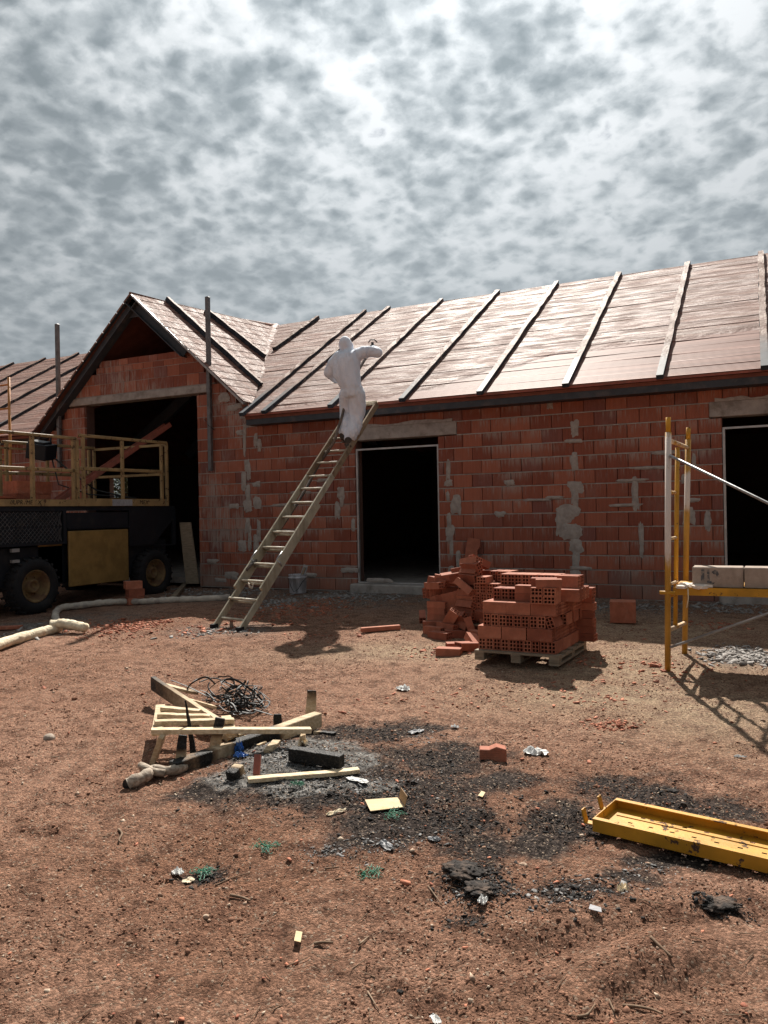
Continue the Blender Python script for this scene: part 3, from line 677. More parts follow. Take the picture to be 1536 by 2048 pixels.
def wing_rafter(px0, py0, px1, py1, w=.08, h=.11):
    # on the right slope of the wing, from ridge to valley
    A = Vector((GA[0], GFY, GA[1])); E = Vector((GRr[0], GFY, GRr[1])); nrm = (E - A).cross(J - A).normalized(); nrm = nrm if nrm.z > 0 else -nrm
    def hit(px, py):
        r = Vector(ray(px, py)); o = Vector((0, 0, CAM_H)); t = (A - o).dot(nrm) / r.dot(nrm); return o + r * t
    a, b = hit(px0, py0), hit(px1, py1); m = MB(); m.bar(a + nrm * h / 2, b + nrm * h / 2, w, h, nrm, seg=14, wob=.006); m.build('rafter', MAT['rafter'], house)
wing_rafter(331, 603, 519, 775); wing_rafter(409, 625, 527, 718)
# steel frame of the gable, fascia beams
def rake(P, Q, depth, name='gable_beam'):
    a = Vector((P[0], 0, P[1])); b = Vector((Q[0], 0, Q[1])); d = (b - a).normalized(); nn = Vector((-d.z, 0, d.x)); nn = nn if nn.z < 0 else -nn
    for y0, y1, o0, o1 in [(GFY - .05, GFY + .13, 0.0, .014), (GFY + .035, GFY + .045, .014, depth - .014), (GFY - .05, GFY + .13, depth - .014, depth)]:
        q = [a + nn * o0, b + nn * o0, b + nn * o1, a + nn * o1]; yield [(v.x, v.z) for v in q], y0, y1
for Q, nm in ((GRr, 'r'), (GL, 'l')):
    m = MB(); dp = .20 if nm == 'l' else .20
    Qe = Q if nm == 'l' else (-9.15, rake_z(-9.15))
    for poly, y0, y1 in rake((GA[0], GA[1] - .02), (Qe[0], Qe[1] - .02), dp): m.prism(poly, y0, y1)
    m.build('gable_beam', MAT['steel'], house)
m = MB(); a = Vector((GA[0], 0, GA[1])); m.prism([(GA[0] + .35, GA[1] - .33), (GA[0] + .36, GA[1] - .42), (GA[0] - .36, GA[1] - .42), (GA[0] - .35, GA[1] - .33), (GA[0], GA[1] - .06)], GFY + .048, GFY + .058); m.build('apex_plate', MAT['steel'], house)
m = MB(); m.slab([(GA[0] + .05, GFY - .08, GA[1] - .03), (GRr[0], GFY - .08, GRr[1] - .02), (GRr[0] + .03, GFY + .06, GRr[1] - .02), (GA[0] + .05, GFY + .06, GA[1] - .03)], .035); m.build('rake_trim', MAT['galv'], house)
m = MB(); m.span(-7.80, 6.2, WY - .29, WY - .03, 2.925, 3.058); m.span(-7.80, 6.2, WY - .03, WY + .1, 2.96, 3.085); m.build('eave_beam', MAT['steel'], house)
m = MB(); m.span(-24, -13.0, WY - .10, WY - .02, 2.95, 3.085); m.span(-13.1, -12.85, WY - .13, WY - .01, 3.0, 3.12); m.build('eave_beam', MAT['steel'], house)
m = MB(); m.span(-7.83, 6.2, EY - .008, EY + .012, EZ - .024, EZ + .003); m.build('eave_edge_tile', MAT['oxide'], house)
for y in (13.2, 15.3, 17.4):                        # dark frames seen through the wide opening
    m = MB(); zz = min(rz(y) - .1, 5.5); m.bar((-8.7, y, 3.0), (-10.42, y, zz), .12, .22); m.bar((-12.9, y, 2.9), (-10.42, y, zz), .12, .22); m.build('inner_rafter', MAT['steel'], house)
# smears of mortar on the joints and on the toothed seam beside the wing
def patch(px, py, w, h, n=26, jag=.42):
    c = atY(px, py, WY); k = (c - Vector((0, 0, CAM_H))).length / FPX * .97; poly = []
    for i in range(n):
        t = 2 * math.pi * i / n; sx, sz = math.cos(t), math.sin(t); f = 1 + jag * 2 * float(fbm(np.array([sx * 1.1 + px * .37]), np.array([sz * 1.1 + py * .53]), 3, 77)[0]) + rnd.uniform(-.09, .09) + (rnd.uniform(0, .3) if sz < -.5 else 0)
        poly.append((c.x + math.copysign(abs(sx) ** .7, sx) * w * k / 2 * f, c.z + math.copysign(abs(sz) ** .7, sz) * h * k / 2 * f))
    m = MB(); cx = sum(p[0] for p in poly) / n; cz = sum(p[1] for p in poly) / n
    inner = [(cx + (x - cx) * .6, cz + (z - cz) * .6) for x, z in poly]; dd_ = rnd.uniform(.006, .013)
    m.add([(x, WY - .012, z) for x, z in poly] + [(x, WY - .014 - dd_, z) for x, z in inner] + [(cx, WY - .016 - dd_, cz)], [(i, (i + 1) % n, n + (i + 1) % n, n + i) for i in range(n)] + [(n + i, n + (i + 1) % n, 2 * n) for i in range(n)])
    m.build('mortar_patch', MAT['mortar'], wall, True)
for p in [(1149, 855, 16, 34), (1148, 882, 30, 8), (1149, 922, 16, 34), (1152, 972, 34, 22), (1150, 990, 14, 34), (1136, 1026, 46, 34), (1120, 1045, 16, 40), (1140, 1064, 44, 30), (1153, 1090, 30, 26), (1152, 1118, 16, 44), (1152, 1152, 22, 26), (1160, 1136, 40, 8),
          (897, 938, 10, 40), (898, 965, 18, 14), (913, 1010, 22, 36), (899, 1040, 10, 26), (900, 1062, 18, 30), (903, 1090, 8, 40), (917, 1118, 10, 30), (903, 1142, 14, 22), (896, 992, 8, 18),
          (681, 985, 18, 26), (676, 1020, 14, 34), (707, 1048, 10, 24), (684, 1000, 10, 20),
          (490, 880, 8, 60), (512, 880, 10, 30), (494, 930, 12, 20), (488, 960, 14, 34), (497, 1012, 24, 24), (515, 1005, 22, 22), (496, 1050, 12, 28), (518, 1060, 10, 44), (485, 1090, 20, 22), (512, 1090, 14, 34), (500, 1075, 10, 40), (480, 865, 18, 10), (505, 850, 30, 8), (515, 968, 20, 10), (498, 940, 10, 40), (470, 1012, 26, 10),
          (497, 985, 12, 30), (520, 890, 12, 24), (488, 830, 20, 14), (478, 812, 20, 10), (425, 1122, 30, 9), (465, 1150, 34, 14), (440, 1160, 30, 8), (1388, 920, 8, 22), (1378, 1032, 22, 30), (1370, 958, 12, 18), (1416, 1040, 12, 34), (1330, 905, 44, 7), (1385, 1000, 26, 8),
          (1265, 960, 60, 6), (1300, 935, 70, 6), (1020, 965, 24, 12), (1000, 1028, 22, 12), (1252, 1010, 60, 6), (1110, 995, 40, 7), (1270, 985, 14, 50), (1283, 1075, 10, 70), (450, 795, 26, 18), (465, 815, 24, 12), (1100, 806, 11, 22), (1075, 1000, 60, 5), (760, 1160, 60, 8), (620, 1150, 40, 8),
          (700, 1140, 40, 10), (600, 985, 50, 6), (570, 1010, 60, 6), (650, 960, 40, 6)]: patch(*p)
for x0, x1, z in [(-6.0, -4.2, 2.776), (-.55, .3, 2.776)]:    # rough bedding on the lintels
    m = MB(); n = 22; top = [(x0 + (x1 - x0) * i / n, z + .012 + .045 * max(0, .5 + 1.6 * float(fbm(np.array([i * .31 + x0]), np.array([2.])  , 3, 88)[0]))) for i in range(n + 1)]
    m.prism([(x0, z - .004)] + top + [(x1, z - .004)], WY - .03, WY + .02); m.build('lintel_bedding', MAT['mortar'], house)
# ------------------------------------------------------------------ posts on the gable front
for x, z0, z1, lab in [(-8.735, 2.20, 5.27, 'grey square steel post fixed upright right of the wide opening, ending halfway down'), (-12.455, 2.42, 5.25, 'grey square steel post upright at the left pier of the gabled wing')]:
    t = thing('steel_post', lab, 'post', (x, WY - .075, z0), 'steel posts on the gable front')
    m = MB(); m.bar((0, 0, 0), (0, 0, z1 - z0), .07, .07, (0, 1, 0)); m.build('tube', MAT['post'], t, bevel=.006)
    m = MB(); m.tube([(-.10, .06, .86), (-.05, -.02, .84), (.0, -.045, .80), (.05, -.02, .76), (.06, .05, .72)], .006, 5); m.tube([(-.16, .05, .93), (-.08, 0, .88), (-.03, -.04, .86)], .005, 5); m.build('tie_wire', MAT['cable'], t)
m = MB()                                            # a plain rafter of dark sky side wire
# ------------------------------------------------------------------ scissor lift standing half inside the wide opening
LX = -9.52; LW = 1.75; lift = thing('scissor_lift', 'old yellow and black scissor lift platform parked nose first in the gabled opening', 'lift', (LX - LW / 2, 8.7, .05))
lo = lift.location
def P(m, name, mat, par=None, smooth=False, bevel=0):
    o = m.build(name, MAT[mat], par or lift, smooth, bevel)
    if (par or lift) is lift: o.location = -lo
    return o
XI = LX - LW
m = MB(); m.span(XI + .15, LX - .10, 6.2, 10.75, .42, 1.02); m.span(XI + .2, LX - .2, 6.4, 10.6, 1.02, 1.50); P(m, 'chassis', 'black', bevel=.02)
m = MB(); m.span(XI, LX, 5.9, 10.87, 1.555, 1.60); m.span(LX - .03, LX + .012, 5.9, 10.87, 1.53, 1.557); P(m, 'deck', 'black')
m = MB()                                            # mesh guard of the left side with its frame
m.span(LX - .015, LX + .02, 5.9, 8.44, 1.03, 1.065); m.span(LX - .015, LX + .02, 8.38, 8.44, 1.065, 1.53); m.span(LX - .015, LX + .02, 6.9, 6.95, 1.065, 1.53)
P(m, 'guard_frame', 'black')
m = MB(); m.span(LX - .02, LX - .012, 5.9, 8.38, 1.065, 1.53); P(m, 'guard_panel', 'black')
m = MB()
for y in np.arange(5.92, 8.38, .07):
    m.bar((LX - .006, y, 1.07), (LX - .006, min(y + .22, 8.37), 1.29), .006, .004); m.bar((LX - .006, y, 1.29), (LX - .006, min(y + .22, 8.37), 1.07), .006, .004)
    m.bar((LX - .006, y, 1.30), (LX - .006, min(y + .22, 8.37), 1.52), .006, .004); m.bar((LX - .006, y, 1.52), (LX - .006, min(y + .22, 8.37), 1.30), .006, .004)
o = P(m, 'guard_mesh', 'post'); o['kind'] = 'stuff'
m = MB(); m.span(LX - .02, LX + .005, 8.46, 9.72, 1.27, 1.50); m.span(LX - .02, LX + .03, 8.46, 9.72, 1.245, 1.268); P(m, 'side_rail', 'black')
m = MB(); m.add([(LX + .01, 9.74, 1.53), (LX + .01, 10.86, 1.53), (LX + .01, 10.86, 1.40), (LX + .01, 10.30, .93), (LX + .01, 9.74, .93), (LX - .05, 9.74, 1.53), (LX - .05, 10.86, 1.53), (LX - .05, 10.86, 1.40), (LX - .05, 10.30, .93), (LX - .05, 9.74, .93)],
    [(0, 1, 2, 3, 4), (9, 8, 7, 6, 5)] + [(i, 5 + i, 5 + (i + 1) % 5, (i + 1) % 5) for i in range(5)]); m.span(LX - .03, LX + .02, 10.80, 10.87, .9, 1.53); m.span(LX - .03, LX + .02, 10.3, 10.80, .90, .925); P(m, 'hood', 'black')
m = MB(); m.span(LX - .01, LX + .03, 8.47, 9.70, .37, 1.22); o = P(m, 'engine_door', 'lift_yellow', bevel=.01)
m = MB(); m.span(LX - .12, LX - .10, 8.02, 8.45, .45, 1.03); P(m, 'side_panel', 'lift_yellow')
m = MB(); m.span(LX - .05, LX + .0, 7.50, 7.62, .95, 1.0); m.span(LX - .05, LX + .0, 7.50, 7.62, .80, .84); P(m, 'data_plate', 'alu')
for y in (7.83, 10.28, ):
    for x, s in ((LX - .02, 1), (XI + .02, -1)):
        w = MB(); w.lathe((0, 0, 0), [(.24, -.15 * s), (.36, -.15 * s), (.40, -.12 * s), (.405, 0), (.40, .08 * s), (.37, .12 * s), (.28, .125 * s), (.235, .09 * s), (.23, -.15 * s), (.24, -.15 * s)], 36, 'X')
        wh = bpy.data.objects.new('wheel', w.mesh('tyre', MAT['rubber'], True)); COL.objects.link(wh); wh.parent = lift; wh.location = Vector((x, y, .445)) - lo
        tr = MB()
        for k in range(22):
            a = 2 * math.pi * k / 22
            for sd in (-1, 1):
                aa = a + (.14 if sd > 0 else 0)
                tr.bar((.06 * sd - .03 * s + .07 * sd, math.cos(aa + .1) * .408, math.sin(aa + .1) * .408), (-.02 * s, math.cos(aa) * .408, math.sin(aa) * .408), .035, .03, (0, math.cos(aa), math.sin(aa)))
        q = tr.build('tread', MAT['rubber'], wh); q['kind'] = 'stuff'
        rm = MB(); rm.lathe((0, 0, 0), [(.001, .02 * s), (.06, .02 * s), (.07, .06 * s), (.10, .05 * s), (.105, -.02 * s), (.17, -.03 * s), (.195, .05 * s), (.22, .085 * s), (.238, .10 * s), (.232, .04 * s), (.23, -.12 * s)], 30, 'X'); rm.build('rim', MAT['rim'], wh, True)
        nb = MB()
        for k in range(6):
            a = k * math.pi / 3; nb.lathe((.0, math.cos(a) * .135, math.sin(a) * .135), [(.014, -.03 * s), (.014, .0), (.0, .0)], 6, 'X')
        q = nb.build('wheel_nuts', MAT['rim'], wh); q['kind'] = 'stuff'
# basket: toe boards, posts, rails (long side, far side)
for x, side in ((LX, 1), (XI, -1)):
    off = .0 if side > 0 else 0
    m = MB(); m.span(x - .02, x + .02, 5.9, 8.66, 1.602, 1.70); P(m, 'toe_board', 'lift_rail'); m = MB(); m.span(x - .012, x + .028, 8.70, 10.60, 1.602, 1.70 + .02); P(m, 'toe_board', 'lift_rail')
    for y0, y1, z, h in [(5.9, 8.68, 2.635, .045), (5.9, 8.68, 2.135, .05), (8.72, 10.69, 2.70, .05), (8.72, 10.58, 2.185, .055)]:
        m = MB(); m.bar((x, y0, z), (x, y1, z + (.01 if y0 < 8 else .02)), .045, h); P(m, 'rail', 'lift_rail', bevel=.006)
    for y, z1, w in [(7.86, 2.62, .055), (8.60, 2.62, .045), (8.68, 2.62, .05), (8.80, 2.68, .05), (9.62, 2.68, .05), (10.55, 2.68, .05), (10.68, 2.68, .05), (7.0, 2.62, .05), (6.1, 2.62, .05)]:
        m = MB(); m.bar((x, y, 1.60), (x, y, z1), w, w, (0, 1, 0)); P(m, 'rail_post', 'lift_rail', bevel=.006)
for z in (2.17, 2.69):
    m = MB(); m.bar((XI, 10.70, z), (LX, 10.70, z), .045, .045); P(m, 'rail', 'lift_rail'); m = MB(); m.bar((XI, 5.95, z - .05), (LX, 5.95, z - .05), .045, .045); P(m, 'rail', 'lift_rail')
m = MB(); m.bar((XI + .06, 7.2, 2.58), (XI + .06, 9.6, 2.60), .03, .03); P(m, 'rail', 'lift_rail')
# lettering (partly worn) on the toe boards and a pale sheet stuck beside it
def lettering(body, size, loc, rot, parent, mat, ext=.001, name='lettering', shear=0.0):
    cu = bpy.data.curves.new('lettering', 'FONT'); cu.body = body; cu.size = size; cu.extrude = ext; cu.align_x = 'CENTER'; cu.align_y = 'CENTER'; cu.shear = shear; cu.space_character = 1.05
    ob = bpy.data.objects.new(name, cu); COL.objects.link(ob); bpy.context.view_layer.update()
    me = bpy.data.meshes.new_from_object(ob.evaluated_get(bpy.context.evaluated_depsgraph_get())); bpy.data.objects.remove(ob); bpy.data.curves.remove(cu)
    me.materials.clear(); me.materials.append(mat); o = bpy.data.objects.new(name, me); COL.objects.link(o); o.parent = parent; o.matrix_basis = Matrix.Translation(loc) @ Euler(rot).to_matrix().to_4x4(); o['kind'] = 'stuff'; return o
lettering('//UPR  MEX X', .085, Vector((LX + .023, 7.72, 1.653)) - lo, (R(90), 0, R(90)), lift, MAT['ink'], .001, shear=.2)
lettering('MEX', .10, Vector((LX + .031, 10.07, 1.66)) - lo, (R(90), 0, R(90)), lift, MAT['ink'], .001, shear=.2)
m = MB(); m.span(LX + .029, LX + .034, 9.36, 9.80, 1.605, 1.71); P(m, 'cover_sheet', 'label_paper')
m = MB(); m.box((XI + .3, 9.25, 2.56), (.34, .42, .26), Euler((R(8), R(10), R(25))).to_matrix()); m.box((XI + .3, 9.22, 2.70), (.28, .3, .06), Euler((R(8), R(10), R(25))).to_matrix()); m.tube([(XI + .4, 9.35, 2.72), (XI + .4, 9.36, 2.80)], .02, 6); P(m, 'control_box', 'black', bevel=.02)
m = MB(); m.tube([(XI + .35, 9.4, 2.5), (XI + .5, 9.7, 2.2), (XI + .8, 9.95, 1.9), (XI + 1.1, 10.3, 1.78), (XI + 1.3, 10.6, 1.70)], .015, 6); m.tube([(XI + .35, 9.4, 2.5), (XI + .4, 9.5, 2.0), (XI + .8, 9.8, 1.82), (XI + 1.2, 10.5, 1.76)], .012, 6); P(m, 'control_cable', 'cable', smooth=True)
# what the lift carries
bl = MB(); bl.box((0, 0, .095), (.29, .29, .188))
for k in range(9): bl.box((.146, -.12 + k * .03, .095), (.006, .012, .186)); bl.box((-.12 + k * .03, -.146, .095), (.012, .006, .186))
blk = bl.mesh('clay_block', MAT['hollow'])
for i, (x, y, z, rz_) in enumerate([(-9.98, 8.30, 1.602, .05), (-9.98, 7.98, 1.602, -.03), (-9.97, 8.31, 1.792, .02), (-9.98, 7.99, 1.792, .04)]):
    o = put(blk, 'clay_block', None, TRS((x, y, z), rz_)); tag(o, ['red clay block on the lift deck, lower right of four', 'red clay block on the lift deck, lower left of four', 'red clay block on the lift deck, upper right of four', 'red clay block on the lift deck, upper left of four'][i], 'block', 'clay blocks stacked on the lift')
m = MB(); m.box((0, 0, .014), (.25, .9, .028)); tl = m.mesh('clay_plank', MAT['hollow'])
for i, (x, y, z, rz_, rx_) in enumerate([(-9.80, 7.40, 1.602, .02, 0), (-9.82, 7.34, 1.632, -.04, .0), (-9.80, 7.30, 1.662, .03, 0), (-9.86, 7.25, 1.692, .06, .0), (-9.84, 7.33, 1.722, -.02, .0)]):
    o = put(tl, 'clay_plank', None, TRS((x, y, z), rz_, rx_)); tag(o, f'thin flat clay plank on the lift deck, {ORD[i]} from the bottom of its pile', 'clay plank', 'flat clay planks on the lift')
# red oxide channel lying across the basket
t = thing('steel_channel', 'red oxide painted steel channel leaning up through the lift basket', 'steel beam', (-10.6, 9.6, 1.7))
a = Vector((-10.75, 9.15, 1.56)); b = atY(338, 853, 11.35); d, s_, u_ = frame(b - a); m = MB(); q = t.location
m.bar(a - q, b - q, .20, .014); P_ = u_ * .042
for k in (-1, 1): m.bar(a - q + s_ * k * .096 + P_, b - q + s_ * k * .096 + P_, .012, .075)
m.build('channel', MAT['oxide'], t)
m = MB()
for k in (.32, .62): c = a.lerp(b, k) - q; m.bar(c - s_ * .09 + u_ * .05, c + s_ * .09 + u_ * .05, .02, .02)
o = m.build('stiffeners', MAT['oxide'], t); o['kind'] = 'stuff'
# orange scaffold ladder frame behind the lift, at the picture's left edge
t = thing('scaffold_ladder', 'thin orange ladder frame standing behind the lift at the left edge', 'scaffold frame', (-12.3, 9.6, gh(-12.3, 9.6)))
q = t.location; z1 = 3.98
for x in (0.11, -.62):
    m = MB(); m.tube([(x, 0, 0), (x, 0, z1 - q.z)], .024, 8); m.build('leg', MAT['orange'], t, True)
for z in (3.85, 3.42, 2.98, 2.5, 2.0, 1.5, 1.0):
    m = MB(); m.tube([(-.62, 0, z - q.z), (.11, 0, z - q.z)], .016, 6); m.build('rung', MAT['orange'], t, True)
# boards leaning on the lift's far end and lying on the ground beside it
t = MB(); a = G(392, 1148) ; t.slab([(-9.36, 10.95, .20), (-9.10, 10.98, .20), (-9.22, 10.93, 1.30), (-9.44, 10.90, 1.30)], .03); o = t.build('leaning_plank', MAT['plank']); tag(o, 'wide pale plank leaning upright at the back end of the lift', 'plank')
a = G(348, 1194, .03); b = G(381, 1155, .04); m = MB(); m.bar(a, b, .075, .045); o = m.build('timber_batten', MAT['oldwood']); tag(o, 'long grey timber batten on the shaded ground right of the lift', 'batten')
# ------------------------------------------------------------------ the ladder
t = thing('ladder', 'long weathered extension ladder leaning from the yard up to the eave', 'ladder', G(452, 1262))
q = t.location
fl = GS(428, 1256, .0); fr = GS(480, 1262, .0); tr_ = atY(757, 813, 10.60); tl_ = tr_ + (fl - fr) * 1.04
up_l = (tl_ - fl); up_r = (tr_ - fr); nrm = up_r.cross(fr - fl).normalized(); nrm = nrm if nrm.z > 0 else -nrm
for f, u in ((fl, up_l), (fr, up_r)):
    m = MB(); m.bar(f - q + nrm * .0, f + u * .50 - q, .028, .085, nrm); m.build('rail', MAT['ladder'], t, bevel=.004)          # lower section
    s_ = (fr - fl).normalized() * (.034 if f is fl else -.034)
    m = MB(); m.bar(f + u * .135 - q + nrm * .052 , f + u * .62 - q + nrm * .052, .030, .088, nrm); m.build('rail', MAT['ladder'], t, bevel=.004)   # upper section
    m = MB(); m.bar(f + u * .62 - q + nrm * .052 , f + u - q + nrm * .052, .030, .09, nrm); m.build('rail', MAT['ladder_top'], t, bevel=.004)
    m = MB(); m.box(f - q + Vector((0, 0, .03)), (.05, .10, .05)); m.build('foot', MAT['rubber'], t)
def pic_y(p):
    w = np.array([p.x, p.y, p.z - CAM_H]); d_ = w @ FW; return 1024 - (w @ UP / d_ * FPX * math.cos(ROLL) + w @ RT / d_ * FPX * math.sin(ROLL))
RK = []
for y in (1238, 1198, 1162, 1128, 1095, 1064, 1034, 1005, 977, 952, 925, 902, 876, 848):
    lo_, hi_ = 0., 1.
    for _ in range(30):
        mid = (lo_ + hi_) / 2; pm = (fl + up_l * mid).lerp(fr + up_r * mid, .5) + nrm * (.052 if y < 1230 else 0)
        if pic_y(pm) > y: lo_ = mid
        else: hi_ = mid
    RK.append(lo_)
for i, k in enumerate(RK):
    a = fl + up_l * k - q; b = fr + up_r * k - q; h = .0 if i < 1 else .052
    m = MB(); m.tube([a + nrm * h, b + nrm * h], .020, 8, ell=(1.25, .8)); m.build('rung', MAT['rung_m'], t, True)
    if 0 < i < 6: m = MB(); m.tube([a - nrm * .0, b - nrm * .0], .016, 6); m.build('rung', MAT['ladder'], t, True)
m = MB()
for f, u in ((fl, up_l), (fr, up_r)):
    p = f + u * .24 - q; m.tube([p + nrm * .10, p + nrm * .05 + (fr - fl).normalized() * .03, p - nrm * .02], .012, 6); m.tube([p + u * .035 + nrm * .10, p + nrm * .11], .008, 5)
m.build('hook', MAT['galv'], t, True)
m = MB(); p = fl.lerp(fr, .5) + up_r * .15 - q + nrm * .05
m.tube([p + Vector((.03 * math.cos(a), .03 * math.sin(a), .035 * math.sin(2 * a))) for a in np.linspace(0, 6.2, 12)], .008, 5); m.build('rope_knot', MAT['hose'], t, True)
a = tl_.lerp(tr_, .25); m = MB(); m.tube([tr_ - q + nrm * .07, tr_ + (tl_ - tr_) * .45 - q + nrm * .1 - Vector((0, 0, .02)), tl_ - q + nrm * .07 - Vector((0, 0, .05))], .035, 8); m.build('padded_top_bar', MAT['foam'], t, True)
def on_ladder(k, s=.5): return fl.lerp(fr, s) + (up_l.lerp(up_r, s)) * k + nrm * .052
# ------------------------------------------------------------------ the worker
FOOT = on_ladder(RK[11], .5); PD = float(np.dot(np.array(FOOT[:]), FW))
def W(px, py, dd_=0.0): return atD(px, py, PD + dd_)
worker = thing('person', 'worker in a white hooded coverall on the ladder, seen from behind, spraying the roof', 'person', FOOT)
q = worker.location
def dense(pts, step=.03):
    out = []
    for (a, ra), (b, rb) in zip(pts, pts[1:]):
        n = max(2, int((b - a).length / step))
        for i in range(n): t = i / n; out.append((a.lerp(b, t), ra + (rb - ra) * t))
    out.append(pts[-1]); return out
def capsule(m, pts, ell=(1, 1)):
    d = dense(pts); r0 = d[0][1]; a = (d[0][0] - d[1][0]).normalized(); b = (d[-1][0] - d[-2][0]).normalized()
    P0 = [d[0][0] + a * r0 * k for k in (.95, .75, .4)]; R0 = [r0 * k for k in (.3, .66, .92)]; P1 = [d[-1][0] + b * d[-1][1] * k for k in (.4, .75, .95)]; R1 = [d[-1][1] * k for k in (.92, .66, .3)]
    m.tube([p for p in P0] + [p for p, _ in d] + P1, R0 + [r for _, r in d] + R1, 16, ell=ell)
def ellipsoid(m, c, rx, ry, rz_, M=None, n=14):
    vs = []; M = M or Matrix.Identity(3)
    for i in range(n + 1):
        t = math.pi * i / n
        for k in range(20): a = 2 * math.pi * k / 20; vs.append(Vector(c) + M @ Vector((math.sin(t) * math.cos(a) * rx, math.sin(t) * math.sin(a) * ry, math.cos(t) * rz_)))
    m.add(vs, [(i * 20 + k, i * 20 + (k + 1) % 20, (i + 1) * 20 + (k + 1) % 20, (i + 1) * 20 + k) for i in range(n) for k in range(20)])
VR = Vector(RT); VF = Vector(FW); BM = Matrix((VR, VF, Vector((0, 0, 1)))).transposed()     # body axes: right, forwards, up
m = MB()
def S(px, py, d=0.): return W(px, py, d) - q
tor = [(706, 795, .0, .145), (706, 786, .0, .158), (705, 776, .0, .165), (702, 764, .0, .172), (699, 750, .01, .185), (697, 736, .02, .196), (697, 724, .03, .198), (698, 715, .04, .180), (698, 709, .05, .140), (696, 703, .055, .095)]
m.tube([S(a, b, c) for a, b, c, _ in tor], [r for _, _, _, r in tor], 20, ell=(1, .74)) if False else m.tube([S(a, b, c) for a, b, c, _ in tor], [r for _, _, _, r in tor], 20, ell=(.98, .76))
capsule(m, [(S(697, 712, .04), .085), (S(694, 700, .05), .080)])        # neck under the hood
ellipsoid(m, S(690, 689, .06), .093, .112, .118, BM); ellipsoid(m, S(696, 694, .08), .078, .09, .09, BM)  # hooded head turned to the right
capsule(m, [(S(714, 710, .05), .092), (S(727, 704, .08), .088), (S(742, 703, .13), .080), (S(755, 706, .15), .070)])   # right upper arm, raised
capsule(m, [(S(755, 705, .15), .070), (S(752, 701, .30), .058), (S(746, 696, .44), .045)])                              # forearm reaching forwards to the gun
capsule(m, [(S(680, 714, .05), .09), (S(668, 728, .07), .092), (S(660, 744, .10), .085)]); capsule(m, [(S(660, 745, .10), .085), (S(672, 757, .28), .07), (S(688, 752, .44), .052)])   # left arm bent in front
capsule(m, [(S(679, 730, .03), .10), (S(678, 750, .0), .085), (S(690, 770, .0), .075)])                                  # bloused cloth at the left flank
capsule(m, [(S(713, 786, .0), .125), (S(714, 806, .03), .112), (S(714, 832, .05), .092), (S(709, 856, .02), .083), (S(703, 866, .0), .080), (S(700, 873, .0), .076)])   # right leg
capsule(m, [(S(695, 786, .04), .115), (S(694, 806, .14), .10), (S(695, 828, .20), .085), (S(691, 848, .10), .078), (S(689, 863, .06), .068)])                            # left leg, one rung higher
o = m.build('body', MAT['suit'], worker)
rmod = o.modifiers.new('r', 'REMESH'); rmod.mode = 'VOXEL'; rmod.voxel_size = .011; smod = o.modifiers.new('s', 'SMOOTH'); smod.factor = .6; smod.iterations = 14
bpy.context.view_layer.update(); ev = o.evaluated_get(bpy.context.evaluated_depsgraph_get()); me = bpy.data.meshes.new_from_object(ev)
o.modifiers.clear(); o.data = me; me.materials.clear(); me.materials.append(MAT['suit'])
nv = len(me.vertices); co = np.empty(nv * 3); me.vertices.foreach_get('co', co); co = co.reshape(-1, 3); no = np.empty(nv * 3); me.vertices.foreach_get('normal', no); no = no.reshape(-1, 3)
hx = co @ np.array(VR); hz = co[:, 2]; hy = co @ np.array(VF)
# cloth folds: hanging pleats on the back, rings at knees and elbows
pl = (1 - np.abs(fbm(hx * 7.5 + hz * 2.2, hz * 1.7 + hx * 1.2, 3, 61, .5)) * 4.5).clip(0, 1) ** 1.5; pl2 = 1 - 2 * np.abs(fbm(hx * 14 + hz * 3, hz * 3.5, 3, 66)); rng_ = 1 - 2 * np.abs(fbm(hx * 4 + hz * 5, hz * 13 + hx * 5, 3, 64)); leg = sstep(1.0, .75, hz)
headk = sstep(1.42, 1.50, hz)
amp = .020 * pl * (1 - headk * .8) + .006 * pl2 * (1 - headk * .6) + .010 * (rng_ - .5) * leg
wb_ = np.exp(-((hz - .88) / .03) ** 2) * -.008
co += no * (amp + wb_)[:, None]; me.vertices.foreach_set('co', co.ravel()); me.update(); me.shade_smooth()
# hood seam, boots, gloves, gun
m = MB(); cc = S(697, 700, -.10); m.tube([S(686, 702, -.065), S(690, 706, -.085), S(697, 708, -.09), S(704, 706, -.075), S(709, 700, -.04)], .008, 6); m.build('hood_seam', MAT['suit'], worker, True)
for px, py, d, hgt_ in [(697, 890, -.04, .12), (687, 872, .05, .11)]:
    m = MB(); b0 = S(px, py, d)
    capsule(m, [(b0 + Vector((0, 0, .07)), .055), (b0 + Vector((0, 0, .0)), .058)]); capsule(m, [(b0 + VF * -.05 + Vector((0, 0, -.025)), .044), (b0 + VF * .18 + Vector((0, 0, -.03)), .042)], (1.1, .8))
    m.build('boot', MAT['boot'], worker, True)
gun = W(745, 694, .50)
def hand(at, fwd, side):
    m = MB(); a = at - q; d, s, u = frame(fwd)
    m.bar(a - d * .05, a + d * .05, .085, .035, u)
    for i, ln in enumerate((.062, .075, .07, .055)):
        b = a + d * .05 + s * (-.032 + i * .021); m.tube([b, b + d * ln * .5 - u * .012, b + d * ln * .62 - u * .045, b + d * ln * .3 - u * .062], [.0105, .010, .009, .008], 7)
    b = a + s * side * -.045; m.tube([b - d * .02, b + d * .02 - u * .02 - s * side * .012, b + d * .05 - u * .045 + s * side * .01], [.013, .012, .010], 7)
    return m.build('glove', MAT['glove'], worker, True)
hand(gun, VF + VR * -.2, 1); hand(W(690, 751, .50), VF, -1)
g = thing('spray_gun', 'small black foam spray gun in the right hand of the worker', 'spray gun', gun)
